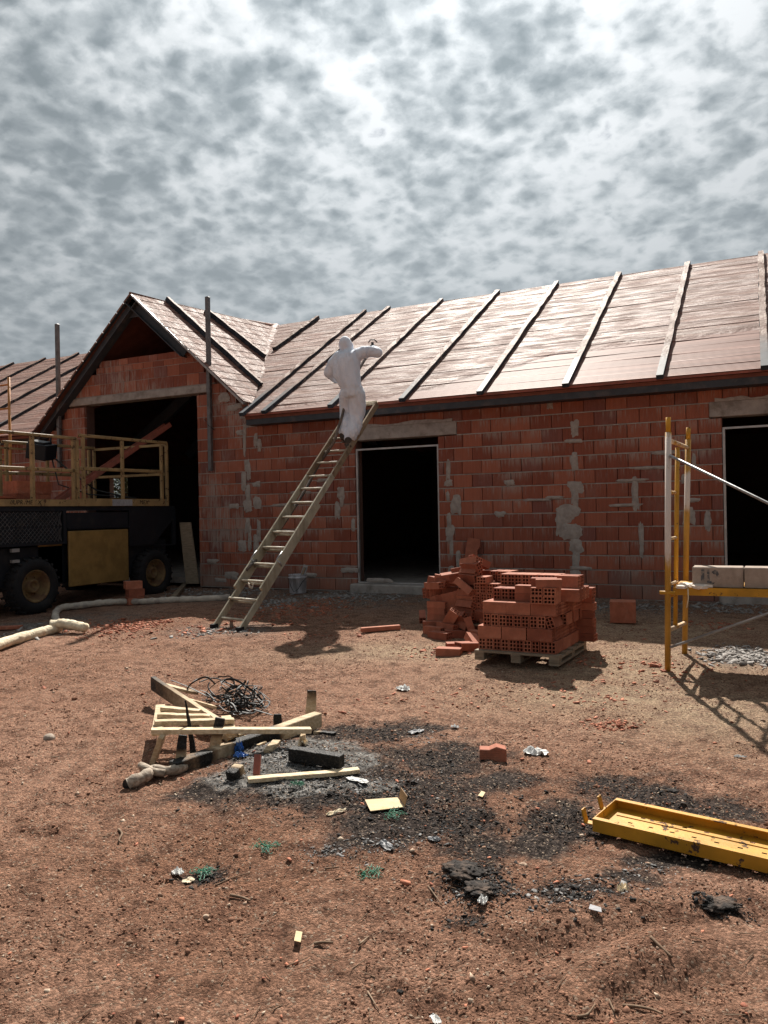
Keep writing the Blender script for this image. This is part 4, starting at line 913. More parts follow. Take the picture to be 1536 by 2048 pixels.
m = MB(); m.bar(VF * -.02 + Vector((0, 0, .045)), VF * .20 + Vector((0, 0, .05)), .04, .055); m.bar((0, 0, .05), VF * -.03 + Vector((0, 0, -.10)), .032, .045, (0, 1, 0)); m.build('body', MAT['gun'], g, bevel=.006)
m = MB(); m.tube([VF * .20 + Vector((0, 0, .05)), VF * .29 + Vector((0, 0, .05))], [.016, .008], 8); m.build('nozzle', MAT['gun'], g, True)
m = MB(); m.tube([VF * -.03 + Vector((0, 0, .06)) + VR * -.06, VF * -.04 + Vector((0, 0, .10)) + VR * -.03, VF * -.03 + Vector((0, 0, .105)) + VR * .03, VF * 0 + Vector((0, 0, .07)) + VR * .07], .009, 6); m.build('hose_loop', MAT['cable'], g, True)
hp = [W(746, 697, .42), W(738, 706, .40), W(715, 745, .45), W(698, 785, .30), W(691, 806, .12), W(684, 832, .04), W(676, 858, -.02), W(667, 885, -.05)]
hp += [on_ladder(k, -.13) - nrm * z for k, z in ((.70, .10), (.58, .14), (.44, .14), (.30, .10), (.20, .03))] + [G(470, 1196, .04)]
def smooth_path(pts, n=6):
    out = []; P4 = [pts[0]] + list(pts) + [pts[-1]]
    for i in range(1, len(P4) - 2):
        a, b, c, d = P4[i - 1:i + 3]
        for k in range(n):
            t = k / n; out.append(.5 * ((2 * b) + (c - a) * t + (2 * a - 5 * b + 4 * c - d) * t * t + (3 * b - a - 3 * c + d) * t ** 3))
    return out + [pts[-1]]
m = MB(); m.tube(smooth_path(hp), .021, 8); o = m.build('spray_hose', MAT['dark_hose'], None, True); tag(o, 'dark spray hose hanging from the worker down behind the ladder', 'hose')
# ------------------------------------------------------------------ wrapped supply hose on the ground
def lumpy(pts, r, amp, n=8, seed=1):
    s = smooth_path(pts, n); rr = random.Random(seed); return s, [r * (1 + rr.uniform(-amp, amp)) for _ in s]
hz_ = .05
pts = [G(460, 1195, hz_), G(400, 1198, hz_), G(335, 1200, hz_), G(292, 1203, hz_), G(245, 1203, hz_), G(200, 1206, hz_), G(152, 1212, hz_), G(122, 1216, hz_), G(111, 1228, hz_), G(114, 1245, hz_ * .9), G(118, 1256, hz_ * .7)]
t = thing('supply_hose', 'pale wrapped supply hose running along the shaded ground from lift to ladder', 'hose', G(300, 1203))
s, r = lumpy([p - t.location for p in pts], .048, .16); m = MB(); m.tube(s, r, 10); m.build('wrapping', MAT['hose'], t, True)
o = thing('foamed_hose', 'cream foam covered hose lying in the sun at the left edge, lumpy end', 'hose', G(60, 1275)); q2 = o.location
s, r = lumpy([p - q2 for p in [G(-60, 1312, .06), G(0, 1288, .06), G(40, 1276, .06), G(85, 1264, .06), G(118, 1254, .07)]], .060, .07, 8, 4); m = MB(); m.tube(s, r, 12); m.build('hose', MAT['foam'], o, True)
s, r = lumpy([p - q2 for p in [G(102, 1250, .11), G(122, 1247, .12), G(145, 1250, .10), G(172, 1256, .07)]], .075, .16, 6, 6); r[-1] *= .5; m = MB(); m.tube(s, r, 12, ell=(1, .75)); m.build('foam_lump', MAT['foam'], o, True)
# ------------------------------------------------------------------ bucket and brush by the wall
bk = thing('bucket', 'dirty white plastic bucket standing at the wall left of the door', 'bucket', G(596, 1186)); 
m = MB(); m.lathe((0, 0, 0), [(0.001, .0), (.128, 0), (.135, .01), (.142, .24), (.150, .242), (.150, .262), (.143, .264), (.143, .29), (.150, .292), (.150, .302), (.140, .30), (.133, .02), (.001, .02)], 28); m.build('shell', MAT['bucket'], bk, True)
m = MB(); m.tube([(.12 * 0 + x * RT[0] - .152 * FW[0] * k, x * RT[1] - .152 * FW[1] * k, z) for x, z, k in [(-.145, .25, .1), (-.10, .12, .75), (-.05, .03, .98), (.02, .08, 1.02), (.09, .19, .85), (.148, .25, .1)]], .0045, 5); m.build('handle', MAT['cable'], bk, True)
b2 = thing('float_trowel', 'grey trowel sticking up out of the white bucket', 'trowel', bk.location + Vector((.03, .02, .15)))
m = MB(); m.bar((0, 0, 0), VR * .10 + Vector((0, 0, .30)), .075, .012, VF); m.build('blade', MAT['galv'], b2); m = MB(); m.bar(VR * .03 + Vector((0, 0, .12)) - VF * .02, VR * .085 + Vector((0, 0, .26)) - VF * .03, .03, .03); m.build('handle', MAT['oldwood'], b2)
# ------------------------------------------------------------------ hollow bricks
BL, BH, BT = .240, .115, .076                       # long, high (on edge), thick
def hollow(L=BL, H=BH, T=BT, nc=2, nr=3):
    """brick along X, end faces at +-X with nc x nr through holes; T along Y, H along Z; origin at the centre of its underside"""
    m = MB(); w = .0105; hw = (T - w * (nc + 1)) / nc; hh = (H - w * (nr + 1)) / nr; X = L / 2
    y = [-T / 2 + (w + hw) * i for i in range(nc + 1)]; z = [(w + hh) * i for i in range(nr + 1)]
    for sx in (-1, 1):
        for a in y: m.add([(sx * X, a, 0), (sx * X, a + w, 0), (sx * X, a + w, H), (sx * X, a, H)], [(0, 1, 2, 3)])
        for i in range(nc):
            for b in z: m.add([(sx * X, y[i] + w, b), (sx * X, y[i] + w + hw, b), (sx * X, y[i] + w + hw, b + w), (sx * X, y[i] + w, b + w)], [(0, 1, 2, 3)])
    for i in range(nc):
        for k in range(nr):
            a, b, c, d = y[i] + w, y[i] + w + hw, z[k] + w, z[k] + w + hh
            m.add([(-X, a, c), (-X, b, c), (-X, b, d), (-X, a, d), (X, a, c), (X, b, c), (X, b, d), (X, a, d)], [(0, 1, 5, 4), (1, 2, 6, 5), (2, 3, 7, 6), (3, 0, 4, 7)])
    m.add([(-X, -T / 2, 0), (-X, T / 2, 0), (-X, T / 2, H), (-X, -T / 2, H), (X, -T / 2, 0), (X, T / 2, 0), (X, T / 2, H), (X, -T / 2, H)], [(0, 4, 5, 1), (1, 5, 6, 2), (2, 6, 7, 3), (3, 7, 4, 0)])
    me = bpy.data.meshes.new('hollow_brick'); me.from_pydata(m.v, [], m.f); me.update(); bm = bmesh.new(); bm.from_mesh(me); bmesh.ops.remove_doubles(bm, verts=bm.verts, dist=.0002); bmesh.ops.recalc_face_normals(bm, faces=bm.faces); bm.to_mesh(me); bm.free()
    me.materials.append(MAT['hollow']); return me
HB = hollow()
rb = random.Random(11)
def hb(M4, label, group='hollow bricks on the pallets'):
    o = put(HB, 'hollow_brick', None, M4); tag(o, label, 'brick', group); return o
def pallet(label, T, w, d, planks=5):
    t = thing('pallet', label, 'pallet'); t.matrix_world = T
    for i in range(planks):
        y = -d / 2 + .05 + i * (d - .1) / (planks - 1)
        m = MB(); m.box((0, y, .086), (w + rb.uniform(-.02, .02), .098, .018)); m.build('deck_board', MAT['oldwood'], t)
    for x in (-w / 2 + .05, 0, w / 2 - .05):
        m = MB(); m.box((x, 0, .067), (.095, d, .020)); m.build('stringer', MAT['oldwood'], t); m = MB(); m.box((x, 0, .009), (.095, d, .018)); m.build('skid', MAT['oldwood'], t)
        for y in (-d / 2 + .05, 0, d / 2 - .05): m = MB(); m.box((x, y, .0375), (.095, .095, .039)); m.build('foot_block', MAT['oldwood'], t)
    return t
# front pallet: corners seen at (952,1318), (1112,1333), (1192,1298)
pf = G(948, 1328); pr = G(1114, 1343); px_ = (pr - pf); rz1 = math.atan2(px_.y, px_.x); PW = .84; PDp = 1.0
ex = Vector((math.cos(rz1), math.sin(rz1), 0)); ey = Vector((-ex.y, ex.x, 0)); pc = pf.lerp(pr, .5) + ey * PDp / 2; pc.z = gh(pc.x, pc.y) + .015
T1 = TRS(pc, rz1) @ Matrix.Scale(.93, 4); pallet('grey wooden pallet under the neat stack of hollow bricks', T1, PW, PDp)
zt = .096
def lay(T, x, y, z, along, label, jit=.004, tilt=0, flat=False, yaw=0):
    """along 'x' or 'y' (in pallet axes); flat lays the brick on its broad face"""
    M_ = TRS((x + rb.uniform(-jit, jit), y + rb.uniform(-jit, jit), z), (0 if along == 'x' else math.pi / 2) + rb.uniform(-.02, .02) + yaw)
    if tilt: M_ = M_ @ Matrix.Rotation(tilt, 4, 'X')
    if flat: M_ = M_ @ Matrix.Translation((0, BH / 2, BT / 2 - 0)) @ Matrix.Rotation(R(90), 4, 'X') @ Matrix.Translation((0, 0, 0))
    return hb(T @ M_, label)
def course_headers(T, z, n, x0, y0, nm, sides=True, depth=4, rows=(0,)):
    for i in range(n):
        lay(T, x0 + (i + .5) * (BT + .0015), y0 + BL / 2, z, 'y', f'hollow brick laid end-on at the front of the {nm}, {ORD[i] if i < 12 else i} from left')
w0 = -.40
names = ['bottom course of the front pallet stack', 'second course of the front pallet stack', 'third course of the front pallet stack', 'fourth course of the front pallet stack', 'fifth course of the front pallet stack']
hcount = [0]
def hdr(T, z, n, x0, y0, lab): 
    for i in range(n): lay(T, x0 + (i + .5) * (BT + .0015), y0 + BL / 2, z, 'y', lab(i))
def strr(T, z, xs, y, lab):
    for i, x in enumerate(xs): lay(T, x, y, z, 'x', lab(i))
yb = -PDp / 2 + .06                                 # front face of the stack
# course 1: end-on at the front, four deep, the right flank shows their long sides
z = zt
hdr(T1, z, 10, w0, yb, lambda i: f'end-on hollow brick in the bottom course of the front pallet, {ORD[i]} from left')
for d in (1, 2, 3):
    for i in (0, 9): lay(T1, w0 + (i + .5) * (BT + .0015), yb + BL * (d + .5) + .004 * d, z, 'y', f'bottom course brick on the {"right" if i else "left"} flank of the front pallet, {ORD[d]} from the front')
# course 2: long side at the front, ends on the right flank
z += BH + .002
strr(T1, z, [w0 + BL / 2 + k * (BL + .012) for k in range(3)], yb + BT / 2 - .01, lambda i: f'sideways hollow brick in the second course of the front pallet, {ORD[i]} from left')
for k in range(1, 12): lay(T1, w0 + BL * 2.5 + .03, yb + BT / 2 + k * (BT + .002), z, 'x', f'second course brick showing its end on the right flank, {ORD[k] if k < 12 else k} from the front')
for k in range(1, 12): lay(T1, w0 + BL * .5, yb + BT / 2 + k * (BT + .002), z, 'x', f'second course brick showing its end on the left flank, {ORD[k]} from the front')
# course 3: end-on, the last one leaning
z += BH + .002
hdr(T1, z, 8, w0 + .055, yb + .005, lambda i: f'end-on hollow brick in the third course of the front pallet, {ORD[i]} from left')
lay(T1, w0 + .055 + 8.9 * (BT + .0015), yb + BL / 2 + .01, z + .004, 'y', 'leaning hollow brick at the right front corner of the third course', tilt=R(-20))
for d in (1, 2, 3):
    for i in (0, 9): lay(T1, w0 + .03 + (i + .5) * (BT + .0015), yb + BL * (d + .5) + .03, z, 'y', f'third course brick on the {"right" if i else "left"} flank of the front pallet, {ORD[d]} from the front', yaw=.05 if i == 9 else 0)
# course 4
z += BH + .002
strr(T1, z, [w0 + .04 + BL / 2 + k * (BL + .006) for k in range(3)], yb + BT / 2 + .02, lambda i: f'sideways hollow brick in the fourth course of the front pallet, {ORD[i]} from left')
for k in range(1, 11): lay(T1, w0 + .05 + BL * 2.5 + .01 + (.03 if k > 5 else 0), yb + BT / 2 + .03 + k * (BT + .003), z, 'x', f'fourth course brick showing its end on the right flank, {ORD[k]} from the front', yaw=-.03)
for k in range(1, 11): lay(T1, w0 + .04 + BL * .5, yb + BT / 2 + .03 + k * (BT + .002), z, 'x', f'fourth course brick showing its end on the left flank, {ORD[k]} from the front')
for k in range(1, 4): lay(T1, w0 + .04 + BL * 1.5, yb + BT / 2 + .03 + k * (BT + .002), z, 'x', f'fourth course brick in the middle of the stack, {ORD[k]} from the front')
# course 5: loose bricks
z += BH + .002
for i in range(3): lay(T1, w0 + .13 + i * (BT + .002), yb + .32, z, 'y', f'end-on brick standing back on the fifth course of the front pallet, {ORD[i]} from left')
for i, (y, lv) in enumerate([(.20, 0), (.20, 1)]): lay(T1, w0 + .45, yb + y, z + lv * (BT + .001), 'x', ['lower', 'upper'][i] + ' of two flat bricks lying lengthwise on the fourth course', flat=True)
for i in range(2): 
    for l in range(2): lay(T1, w0 + .60 + .0 * l + i * (BH + .006), yb + .10, z + l * (BT * .0 + .078) if False else z + l * .077, 'y', f'flat end-on brick on the right of the fourth course, {["lower", "upper"][l]} {["left", "right"][i]}', flat=True, yaw=R(3))
lay(T1, w0 + .70, yb + .06, z + .155, 'x', 'top flat brick crossing the pile at the right front of the stack', flat=True, yaw=R(18))
lay(T1, w0 + .62, yb + .18, z + .155, 'x', 'second flat brick on top of the pile at the right front of the stack', flat=True, yaw=R(12))
for i in range(9): lay(T1, w0 + .15 + i * (BT + .001), yb + .62, z, 'y', f'upright brick in the rear row of the fifth course, {ORD[i]} from left')
for i in range(8): lay(T1, w0 + .10 + i * (BT + .001), yb + .60, z + BH + .002, 'y', f'top row brick at the back of the front pallet stack, {ORD[i]} from left')
for i, y in enumerate((.30, .42, .54, .66)): lay(T1, w0 + .80, yb + y, z, 'x', f'brick along the right rear edge of the fifth course, {ORD[i]} from the front', yaw=R(4))
for i, y in enumerate((.48, .60)): lay(T1, w0 + .76, yb + y, z + BH + .002, 'x', f'topmost brick at the right rear corner of the front stack, {["nearer", "farther"][i]} one', yaw=R(-5))
# a column of flat bricks at the right rear corner, standing behind the pallet's flank
for i in range(7): lay(T1, .40, PDp / 2 - .06, zt + i * (BT + .003), 'x', f'flat brick in the rear right column of the front pallet, {ORD[i]} from below', flat=True, yaw=R(rb.uniform(-5, 5)), jit=.012)
# ------------------------------------------------------------------ rear pallet with the toppled stack
qf = G(848, 1262); qr = G(985, 1276); rz2 = math.atan2((qr - qf).y, (qr - qf).x); ex2 = Vector((math.cos(rz2), math.sin(rz2), 0)); ey2 = Vector((-ex2.y, ex2.x, 0))
pc2 = qf + ex2 * .47 + ey2 * .46; pc2.z = gh(pc2.x, pc2.y) + .01; T2 = TRS(pc2, rz2) @ Matrix.Scale(.93, 4); pallet('worn pallet under the toppled brick heap near the door', T2, .95, .90)
z = .096
def toW(px, py, off): return atY(px, py, pc2.y + off)
H2 = 'bricks of the toppled heap'
for l in range(4):                                  # right column, four on edge per layer, ends to the front
    for i in range(4): lay(T2, .13 + i * (BT + .003) + (.0, .012, .004, -.004)[l], -.24 + .01 * l, z + l * (BH + .002), 'y', f'end-on brick in the right heap column, {["bottom", "second", "third", "top"][l]} layer, {ORD[i]} from left')
lay(T2, .20, -.26, z + 4 * (BH + .002), 'y', 'flat brick laid across the right column of the toppled heap', flat=True, yaw=R(6))
for i in range(3): lay(T2, .24 + i * (BT + .012), -.0, z + 4 * (BH + .002) + .012, 'y', f'upright brick on top behind the right column, {ORD[i]} from left')
for l in range(4):
    for i in range(4): lay(T2, .16 + i * (BT + .004), .02, z + l * (BH + .002), 'y', f'brick in the row behind the right heap column, {["bottom", "second", "third", "top"][l]} layer, {ORD[i]} from left')
for l in range(5):                                  # ragged core of the heap
    for i in range(2): lay(T2, -.18 + i * .245 + .02 * (l % 2), .22 - .02 * l, z + l * (BH + .002), 'x', f'brick at the back of the toppled heap, {["bottom", "second", "third", "fourth", "top"][l]} layer, {["left", "right"][i]} one')
for l in range(4):
    for i in range(3): lay(T2, -.16 + i * (BT + .012) + .01 * l, -.10, z + l * (BH + .003), 'y', f'brick in the middle row of the toppled heap, {["bottom", "second", "third", "top"][l]} layer, {ORD[i]} from left', yaw=R(-6))
# leaning bundle at the left: five on end that fan out, a row end-on above, three flat ones below
for i in range(3): lay(T2, -.40, -.33, z + i * (BT + .001), 'x', f'flat brick in the low pile at the left of the toppled heap, {ORD[i]} from below', flat=True, yaw=R(rb.uniform(-3, 3)))
for i in range(2): lay(T2, -.36, -.10, z + i * (BT + .001), 'x', f'flat brick under the leaning bundle, {["lower", "upper"][i]} one', flat=True)
for i in range(5):
    base = toW(884 + i * 10, 1232 - i * 2, -.22); M_ = Matrix.Translation(base) @ Matrix.Rotation(rz2 + R(8 + i * 3), 4, 'Z') @ Matrix.Rotation(R(-20 + 3.0 * i), 4, 'Y') @ Matrix.Rotation(R(-90), 4, 'Y') @ Matrix.Translation((BL / 2, 0, -BH / 2))
    hb(M_, f'brick standing on end in the leaning left bundle, {ORD[i]} from left', H2)
for i in range(5):
    M_ = Matrix.Translation(toW(852 + i * 8.6, 1196 + i * .4, -.24 + i * .018)) @ Matrix.Rotation(rz2 + R(56), 4, 'Z') @ Matrix.Rotation(R(-10), 4, 'X') @ Matrix.Translation((BL / 2 - .02, 0, 0)); hb(M_, f'end-on brick in the tilted row above the leaning bundle, {ORD[i]} from left', H2)
# tumbled ones in the middle, by height
def tum(px, py, off, rot, lab): hb(Matrix.Translation(toW(px, py, off)) @ Euler([R(k) for k in rot], 'XYZ').to_matrix().to_4x4() @ Matrix.Translation((0, 0, -BH / 2)), lab, H2)
TUM = [(942, 1124, -.16, (70, -10, -20)), (958, 1124, -.02, (80, 25, 40)), (943, 1134, -.20, (24, 0, -24)), (941, 1146, -.19, (52, 0, -24)), (939, 1157, -.22, (20, 2, -26)), (924, 1140, -.02, (85, -10, 30)), (917, 1150, -.10, (100, -14, 35)), (903, 1152, -.14, (98, -8, 30)), (890, 1158, -.16, (88, 10, 20)), (878, 1163, -.20, (84, 10, -12)), (870, 1171, -.24, (90, -4, -24)), (902, 1166, -.10, (86, 4, 46)),
       (930, 1174, -.32, (68, 32, -18)), (944, 1176, -.12, (90, 0, -24)), (937, 1186, -.26, (84, -3, -24)), (935, 1199, -.28, (18, 0, -26)), (934, 1211, -.32, (62, 0, -26)), (936, 1222, -.30, (90, 3, -24)), (936, 1231, -.32, (88, -2, -28)), (972, 1233, -.38, (12, 6, -14)), (984, 1246, -.38, (84, 0, -16)), (914, 1236, -.44, (35, -6, -20)), (901, 1238, -.48, (30, -50, -24)), (896, 1254, -.50, (84, 4, -20)), (925, 1250, -.44, (70, 12, -30)), (941, 1257, -.52, (50, 68, -14)), (868, 1264, -.55, (0, 0, -18)), (948, 1268, -.42, (88, 0, 0))]
for i, (px, py, off, rot) in enumerate(TUM):
    side = 'left' if px < 905 else 'middle' if px < 946 else 'right'; k = sum(1 for t_ in TUM[:i] if ('left' if t_[0] < 905 else 'middle' if t_[0] < 946 else 'right') == side)
    tum(px, py, off, rot, f'tumbled brick in the {side} part of the toppled heap, {ORD[k] if k < 12 else ["thirteenth", "fourteenth", "fifteenth", "sixteenth"][k - 12]} from the top')
# bricks thrown on the ground in front
for px, py, rot, lab in [(880, 1276, (90, 0, -12), 'flat brick on the sunlit ground, left front of the toppled heap'), (912, 1274, (90, 3, 28), 'flat brick with a shadow across it, in front of the toppled heap'), (898, 1306, (90, 0, 8), 'lone flat brick on the sunlit ground nearest the viewer, left of the pallet'),
        (917, 1297, (90, 0, 30), 'flat brick in the small group left of the front pallet, leftmost'), (935, 1299, (90, 6, 60), 'flat brick in the small group left of the front pallet, middle'), (948, 1291, (75, 22, -50), 'tilted brick resting on the group beside the pallet corner'), (957, 1283, (0, 0, -35), 'brick on edge in the small group by the pallet corner'), (845, 1244, (0, 15, -65), 'brick tipped on its side at the far left of the heap'), (868, 1264, (0, 0, 20), 'half buried brick in shade left of the heap'), (962, 1267, (90, 0, 5), 'brick lying between the two pallets')]:
    p = GS(px, py, .035 if rot[0] > 45 else .055); hb(Matrix.Translation(p) @ Euler([R(k) for k in rot], 'XYZ').to_matrix().to_4x4() @ Matrix.Translation((0, 0, -BH / 2)), lab, 'loose bricks on the ground')
# clay board leaning on the wall behind the heap
p = atY(938, 1128, WY - .22); p.z = gh(p.x, p.y); t = MB()
a = .215
poly = [(-.115, 0), (.10, 0), (.125, .30), (.085, .36), (.075, .42), (.115, .50), (.10, .60), (-.095, .62)]
t.prism(poly, -.015, .015); o = t.build('clay_board', MAT['hollow']); o.matrix_world = Matrix.Translation(p + Vector((0, 0, .26))) @ Matrix.Rotation(R(-14), 4, 'X') @ Matrix.Rotation(R(3), 4, 'Y'); tag(o, 'thin clay board with a broken notch leaning on the wall behind the heap', 'clay board')
# three bricks piled near the lift
pb = G(268, 1208)
for i, (dx, dz, yaw) in enumerate([(.0, 0, .05), (.01, .117, .02), (-.03, .234, -.1)]):
    o = put(HB, 'hollow_brick', None, TRS(pb + Vector((dx, 0, dz)), math.pi / 2 + R(-28) + yaw) @ Matrix.Translation((0, 0, 0)))
    tag(o, ['bottom brick of the small pile in front of the lift', 'middle brick of the small pile in front of the lift', 'topmost brick of the small pile in front of the lift'][i], 'brick', 'brick pile near the lift')
    o2 = put(HB, 'hollow_brick', None, TRS(pb + Vector((dx + .078 * math.cos(R(-28)), .078 * math.sin(R(-28)), dz)), math.pi / 2 + R(-28) + yaw)); tag(o2, ['bottom right brick of the small pile in front of the lift', 'middle right brick of the small pile in front of the lift', 'top right brick of the small pile in front of the lift'][i], 'brick', 'brick pile near the lift')
# long flat clay strip and a block by the wall
a, b = G(722, 1260, .03), G(800, 1254, .03); m = MB(); m.bar(a, b, .07, .05); o = m.build('clay_strip', MAT['hollow'], bevel=.004); tag(o, 'long narrow red clay strip on the ground at the edge of the shade', 'clay strip')
o = put(blk, 'clay_block', None, TRS(G(1246, 1243), .15)); o.scale = (.95, .95, 1.25); tag(o, 'red ribbed clay block alone on the ground left of the scaffold', 'block')
a, b = G(-10, 1256, .03), G(42, 1254, .03); m = MB(); m.bar(a, b, .12, .035); o = m.build('clay_strip', MAT['hollow']); tag(o, 'dark red clay strip on the ground at the left picture edge', 'clay strip')

# ------------------------------------------------------------------ yellow scaffold at the right
FX, FY0, FY1, FYI = -.735, 6.86, 7.60, 7.14
sc_ = thing('scaffold', 'yellow and white painted tube scaffold frame with a low platform at the right edge', 'scaffold', (FX, FY0, gh(FX, FY0)))
q = sc_.location
def sp(m, name, mat, smooth=True): o = m.build(name, MAT[mat], sc_, smooth); o.location = -q; return o
for dx in (0, 2.62):
    z0 = gh(FX + dx, FY0) - .01; z1 = gh(FX + dx, FY1) - .01
    m = MB(); m.tube([(FX + dx - .01, FY0, z0), (FX + dx + .03, FY0, 2.04)], .0245, 12); sp(m, 'leg', 'leg_paint'); m = MB(); m.tube([(FX + dx + .03, FY0, 2.03), (FX + dx + .033, FY0, 2.165)], .020, 12); sp(m, 'spigot', 'yellow')
    m = MB(); m.tube([(FX + dx + .06, FY1, z1), (FX + dx + .125, FY1, 2.03)], .0245, 12); sp(m, 'leg', 'leg_low'); m = MB(); m.tube([(FX + dx + .125, FY1, 2.02), (FX + dx + .13, FY1, 2.14)], .020, 12); sp(m, 'spigot', 'yellow')
    m = MB(); m.tube([(FX + dx + .03, FYI, .39), (FX + dx + .075, FYI, 1.93)], .019, 10); sp(m, 'inner_leg', 'yellow')
    for a, b in [((.03, FY0, 1.975), (.12, FY1, 1.955)), ((0, FY0, .385), (.07, FY1, .35))]: m = MB(); m.tube([(FX + dx + a[0], a[1], a[2]), (FX + dx + b[0], b[1], b[2])], .019, 10); sp(m, 'rung', 'rung')
    for z in (1.54, 1.15, .77): m = MB(); m.tube([(FX + dx + .02, FY0, z), (FX + dx + .05, FYI, z)], .014, 8); sp(m, 'rung', 'rung')
def brace(a, b, name='brace'):
    m = MB(); m.tube([a, b], .019, 8, ell=(1.2, .6)); return sp(m, name, 'galv')
brace((FX + .04, FY0 - .03, 1.845), (FX + 2.62, FY0 - .03, .38)); brace((FX + .02, FY0 - .035, .25), (FX + 2.62, FY0 - .035, 1.36))
# platform: two steel planks side by side on a cross tube
for i, y in enumerate((FY0 + .03, FY0 + .36)):
    m = MB(); z = .685; x0, x1 = FX + .045, FX + 2.57
    m.span(x0, x1, y, y + .30, z + .050, z + .056); m.span(x0, x1, y - .003, y, z - .005, z + .060); m.span(x0, x1, y + .30, y + .303, z - .005, z + .060); m.span(x0 - .004, x0, y, y + .3, z, z + .055); m.span(x1, x1 + .004, y, y + .3, z, z + .055)
    sp(m, 'platform_plank', 'yellow', False)
m = MB(); m.tube([(FX + .0, FY0, .665), (FX + .08, FY1, .665)], .018, 8); m.tube([(FX - .06, FY0 - .01, .70), (FX + .06, FY0 - .01, .70)], .016, 8); sp(m, 'cross_tube', 'yellow')
m = MB()
for i in range(9):
    m.box((FX + .10 + i * .026, FY0 + .10 + rb.uniform(-.06, .08), .748 + rb.uniform(0, .012)), (.07, .15, .022), Euler((rb.uniform(-.2, .2), rb.uniform(-.2, .2), rb.uniform(-.6, .6))).to_matrix())
o = sp(m, 'plaster_splash', 'white', False); o['kind'] = 'stuff'
m = MB(); m.tube([(FX + .16, FY0 + .0, .74), (FX + .165, FY0 - .012, .66), (FX + .15, FY0 - .01, .58)], .005, 5); sp(m, 'twine', 'kraft')
for i, (x0, x1, lab) in enumerate([(-.545, -.158, 'beige precast block with a grey printed mark, left one on the platform'), (-.150, .30, 'beige precast block without mark, right one on the platform')]):
    t = thing('precast_block', lab, 'block', ((x0 + x1) / 2, FY0 + .19, .743), 'blocks on the scaffold platform'); w = x1 - x0
    m = MB(); m.box((0, 0, .085), (w, .22, .168)); m.build('body', MAT['block'], t, bevel=.006)
    if i == 0:
        m = MB(); f = -.1125
        for a, b, c, d in [(-.125, -.10, .045, .15), (-.08, -.06, .04, .15), (-.06, -.045, .035, .055)]: m.span(a, b, f, f + .002, c, d)
        m.prism([(-.045, .13), (-.02, .148), (.0, .14), (.012, .115), (.004, .09), (-.006, .095), (-.012, .11), (-.03, .112)], f, f + .002); m.prism([(-.05, .04), (-.02, .045), (-.03, .03)], f, f + .002)
        m.build('print', MAT['print_ink'], t)
# ------------------------------------------------------------------ yellow steel plank in the foreground
a0 = G(1187, 1668); d1 = (G(1536, 1752) - G(1187, 1668)); d1.z = 0; ux = d1.normalized(); uy = Vector((-ux.y, ux.x, 0))
t = thing('steel_plank', 'yellow perforated steel scaffold plank lying upside down in the foreground', 'scaffold plank', a0 + Vector((0, 0, .005)))
t.rotation_euler = (R(0.0), R(0), math.atan2(ux.y, ux.x)); t.location.z = max(gh(a0.x, a0.y), hgt(a0.x, a0.y)) + .012
PL, PWd, PHt = 2.5, .295, .050
m = MB()
# perforated bottom sheet: strips between rows of dimples
hx_ = [(.10 + .075 * i) for i in range(32)]
rows_ = [.07, .115, .16, .205, .245]
cell = []
nxg, nyg = 250, 25
xs = np.linspace(0, PL, nxg + 1); ys = np.linspace(.004, PWd - .004, nyg + 1); hole = set()
for i in range(7, nxg - 2, 3):
    j = (5, 12, 19)[((i - 7) // 3) % 3]
    hole.add((i, j)); hole.add((i + 1, j))
vid = {}
def vx(i, j, z): 
    k = (i, j, z)
    if k not in vid: vid[k] = len(m.v); m.v.append((xs[i], ys[j], z)); m.ch.append(0)
    return vid[k]
for i in range(nxg):
    for j in range(nyg):
        if (i, j) in hole: continue
        m.f.append((vx(i, j, .012), vx(i + 1, j, .012), vx(i + 1, j + 1, .012), vx(i, j + 1, .012)))
me_o = m.build('tread_sheet', MAT['yellow'], t)
for y0 in (0, PWd - .004):
    m = MB(); m.span(0, PL, y0, y0 + .004, .0, PHt); m.span(0, PL, y0 if y0 == 0 else y0 - .024, y0 + (.028 if y0 == 0 else .004), PHt, PHt + .004)
    m.span(0, PL, y0 - .002 if y0 == 0 else y0 + .002, y0 + (.002 if y0 == 0 else .006), .0, .006); m.build('side_flange', MAT['yellow'], t)
for y0 in (.095, .195):
    m = MB(); m.span(.03, PL, y0, y0 + .012, .012, .016); m.build('rib', MAT['yellow'], t)
m = MB(); m.span(-.004, .0, 0, PWd, 0, PHt + .004); m.build('end_plate', MAT['yellow'], t)
for y in (.03, .215):
    m = MB(); m.span(-.055, -.004, y, y + .035, .012, .017); m.add([(-.055, y, .012), (-.055, y + .035, .012), (-.068, y, .07), (-.068, y + .035, .07), (-.049, y, .017), (-.049, y + .035, .017), (-.062, y, .07), (-.062, y + .035, .07)], [(0, 1, 3, 2), (4, 6, 7, 5), (0, 2, 6, 4), (1, 5, 7, 3), (2, 3, 7, 6)]); m.build('hook', MAT['yellow'], t)
m = MB(); m.tube([(.03, .20, .06), (.08, .17, .03), (.13, .15, .013)], .004, 6); m.build('stick', MAT['twig'], t) if False else None
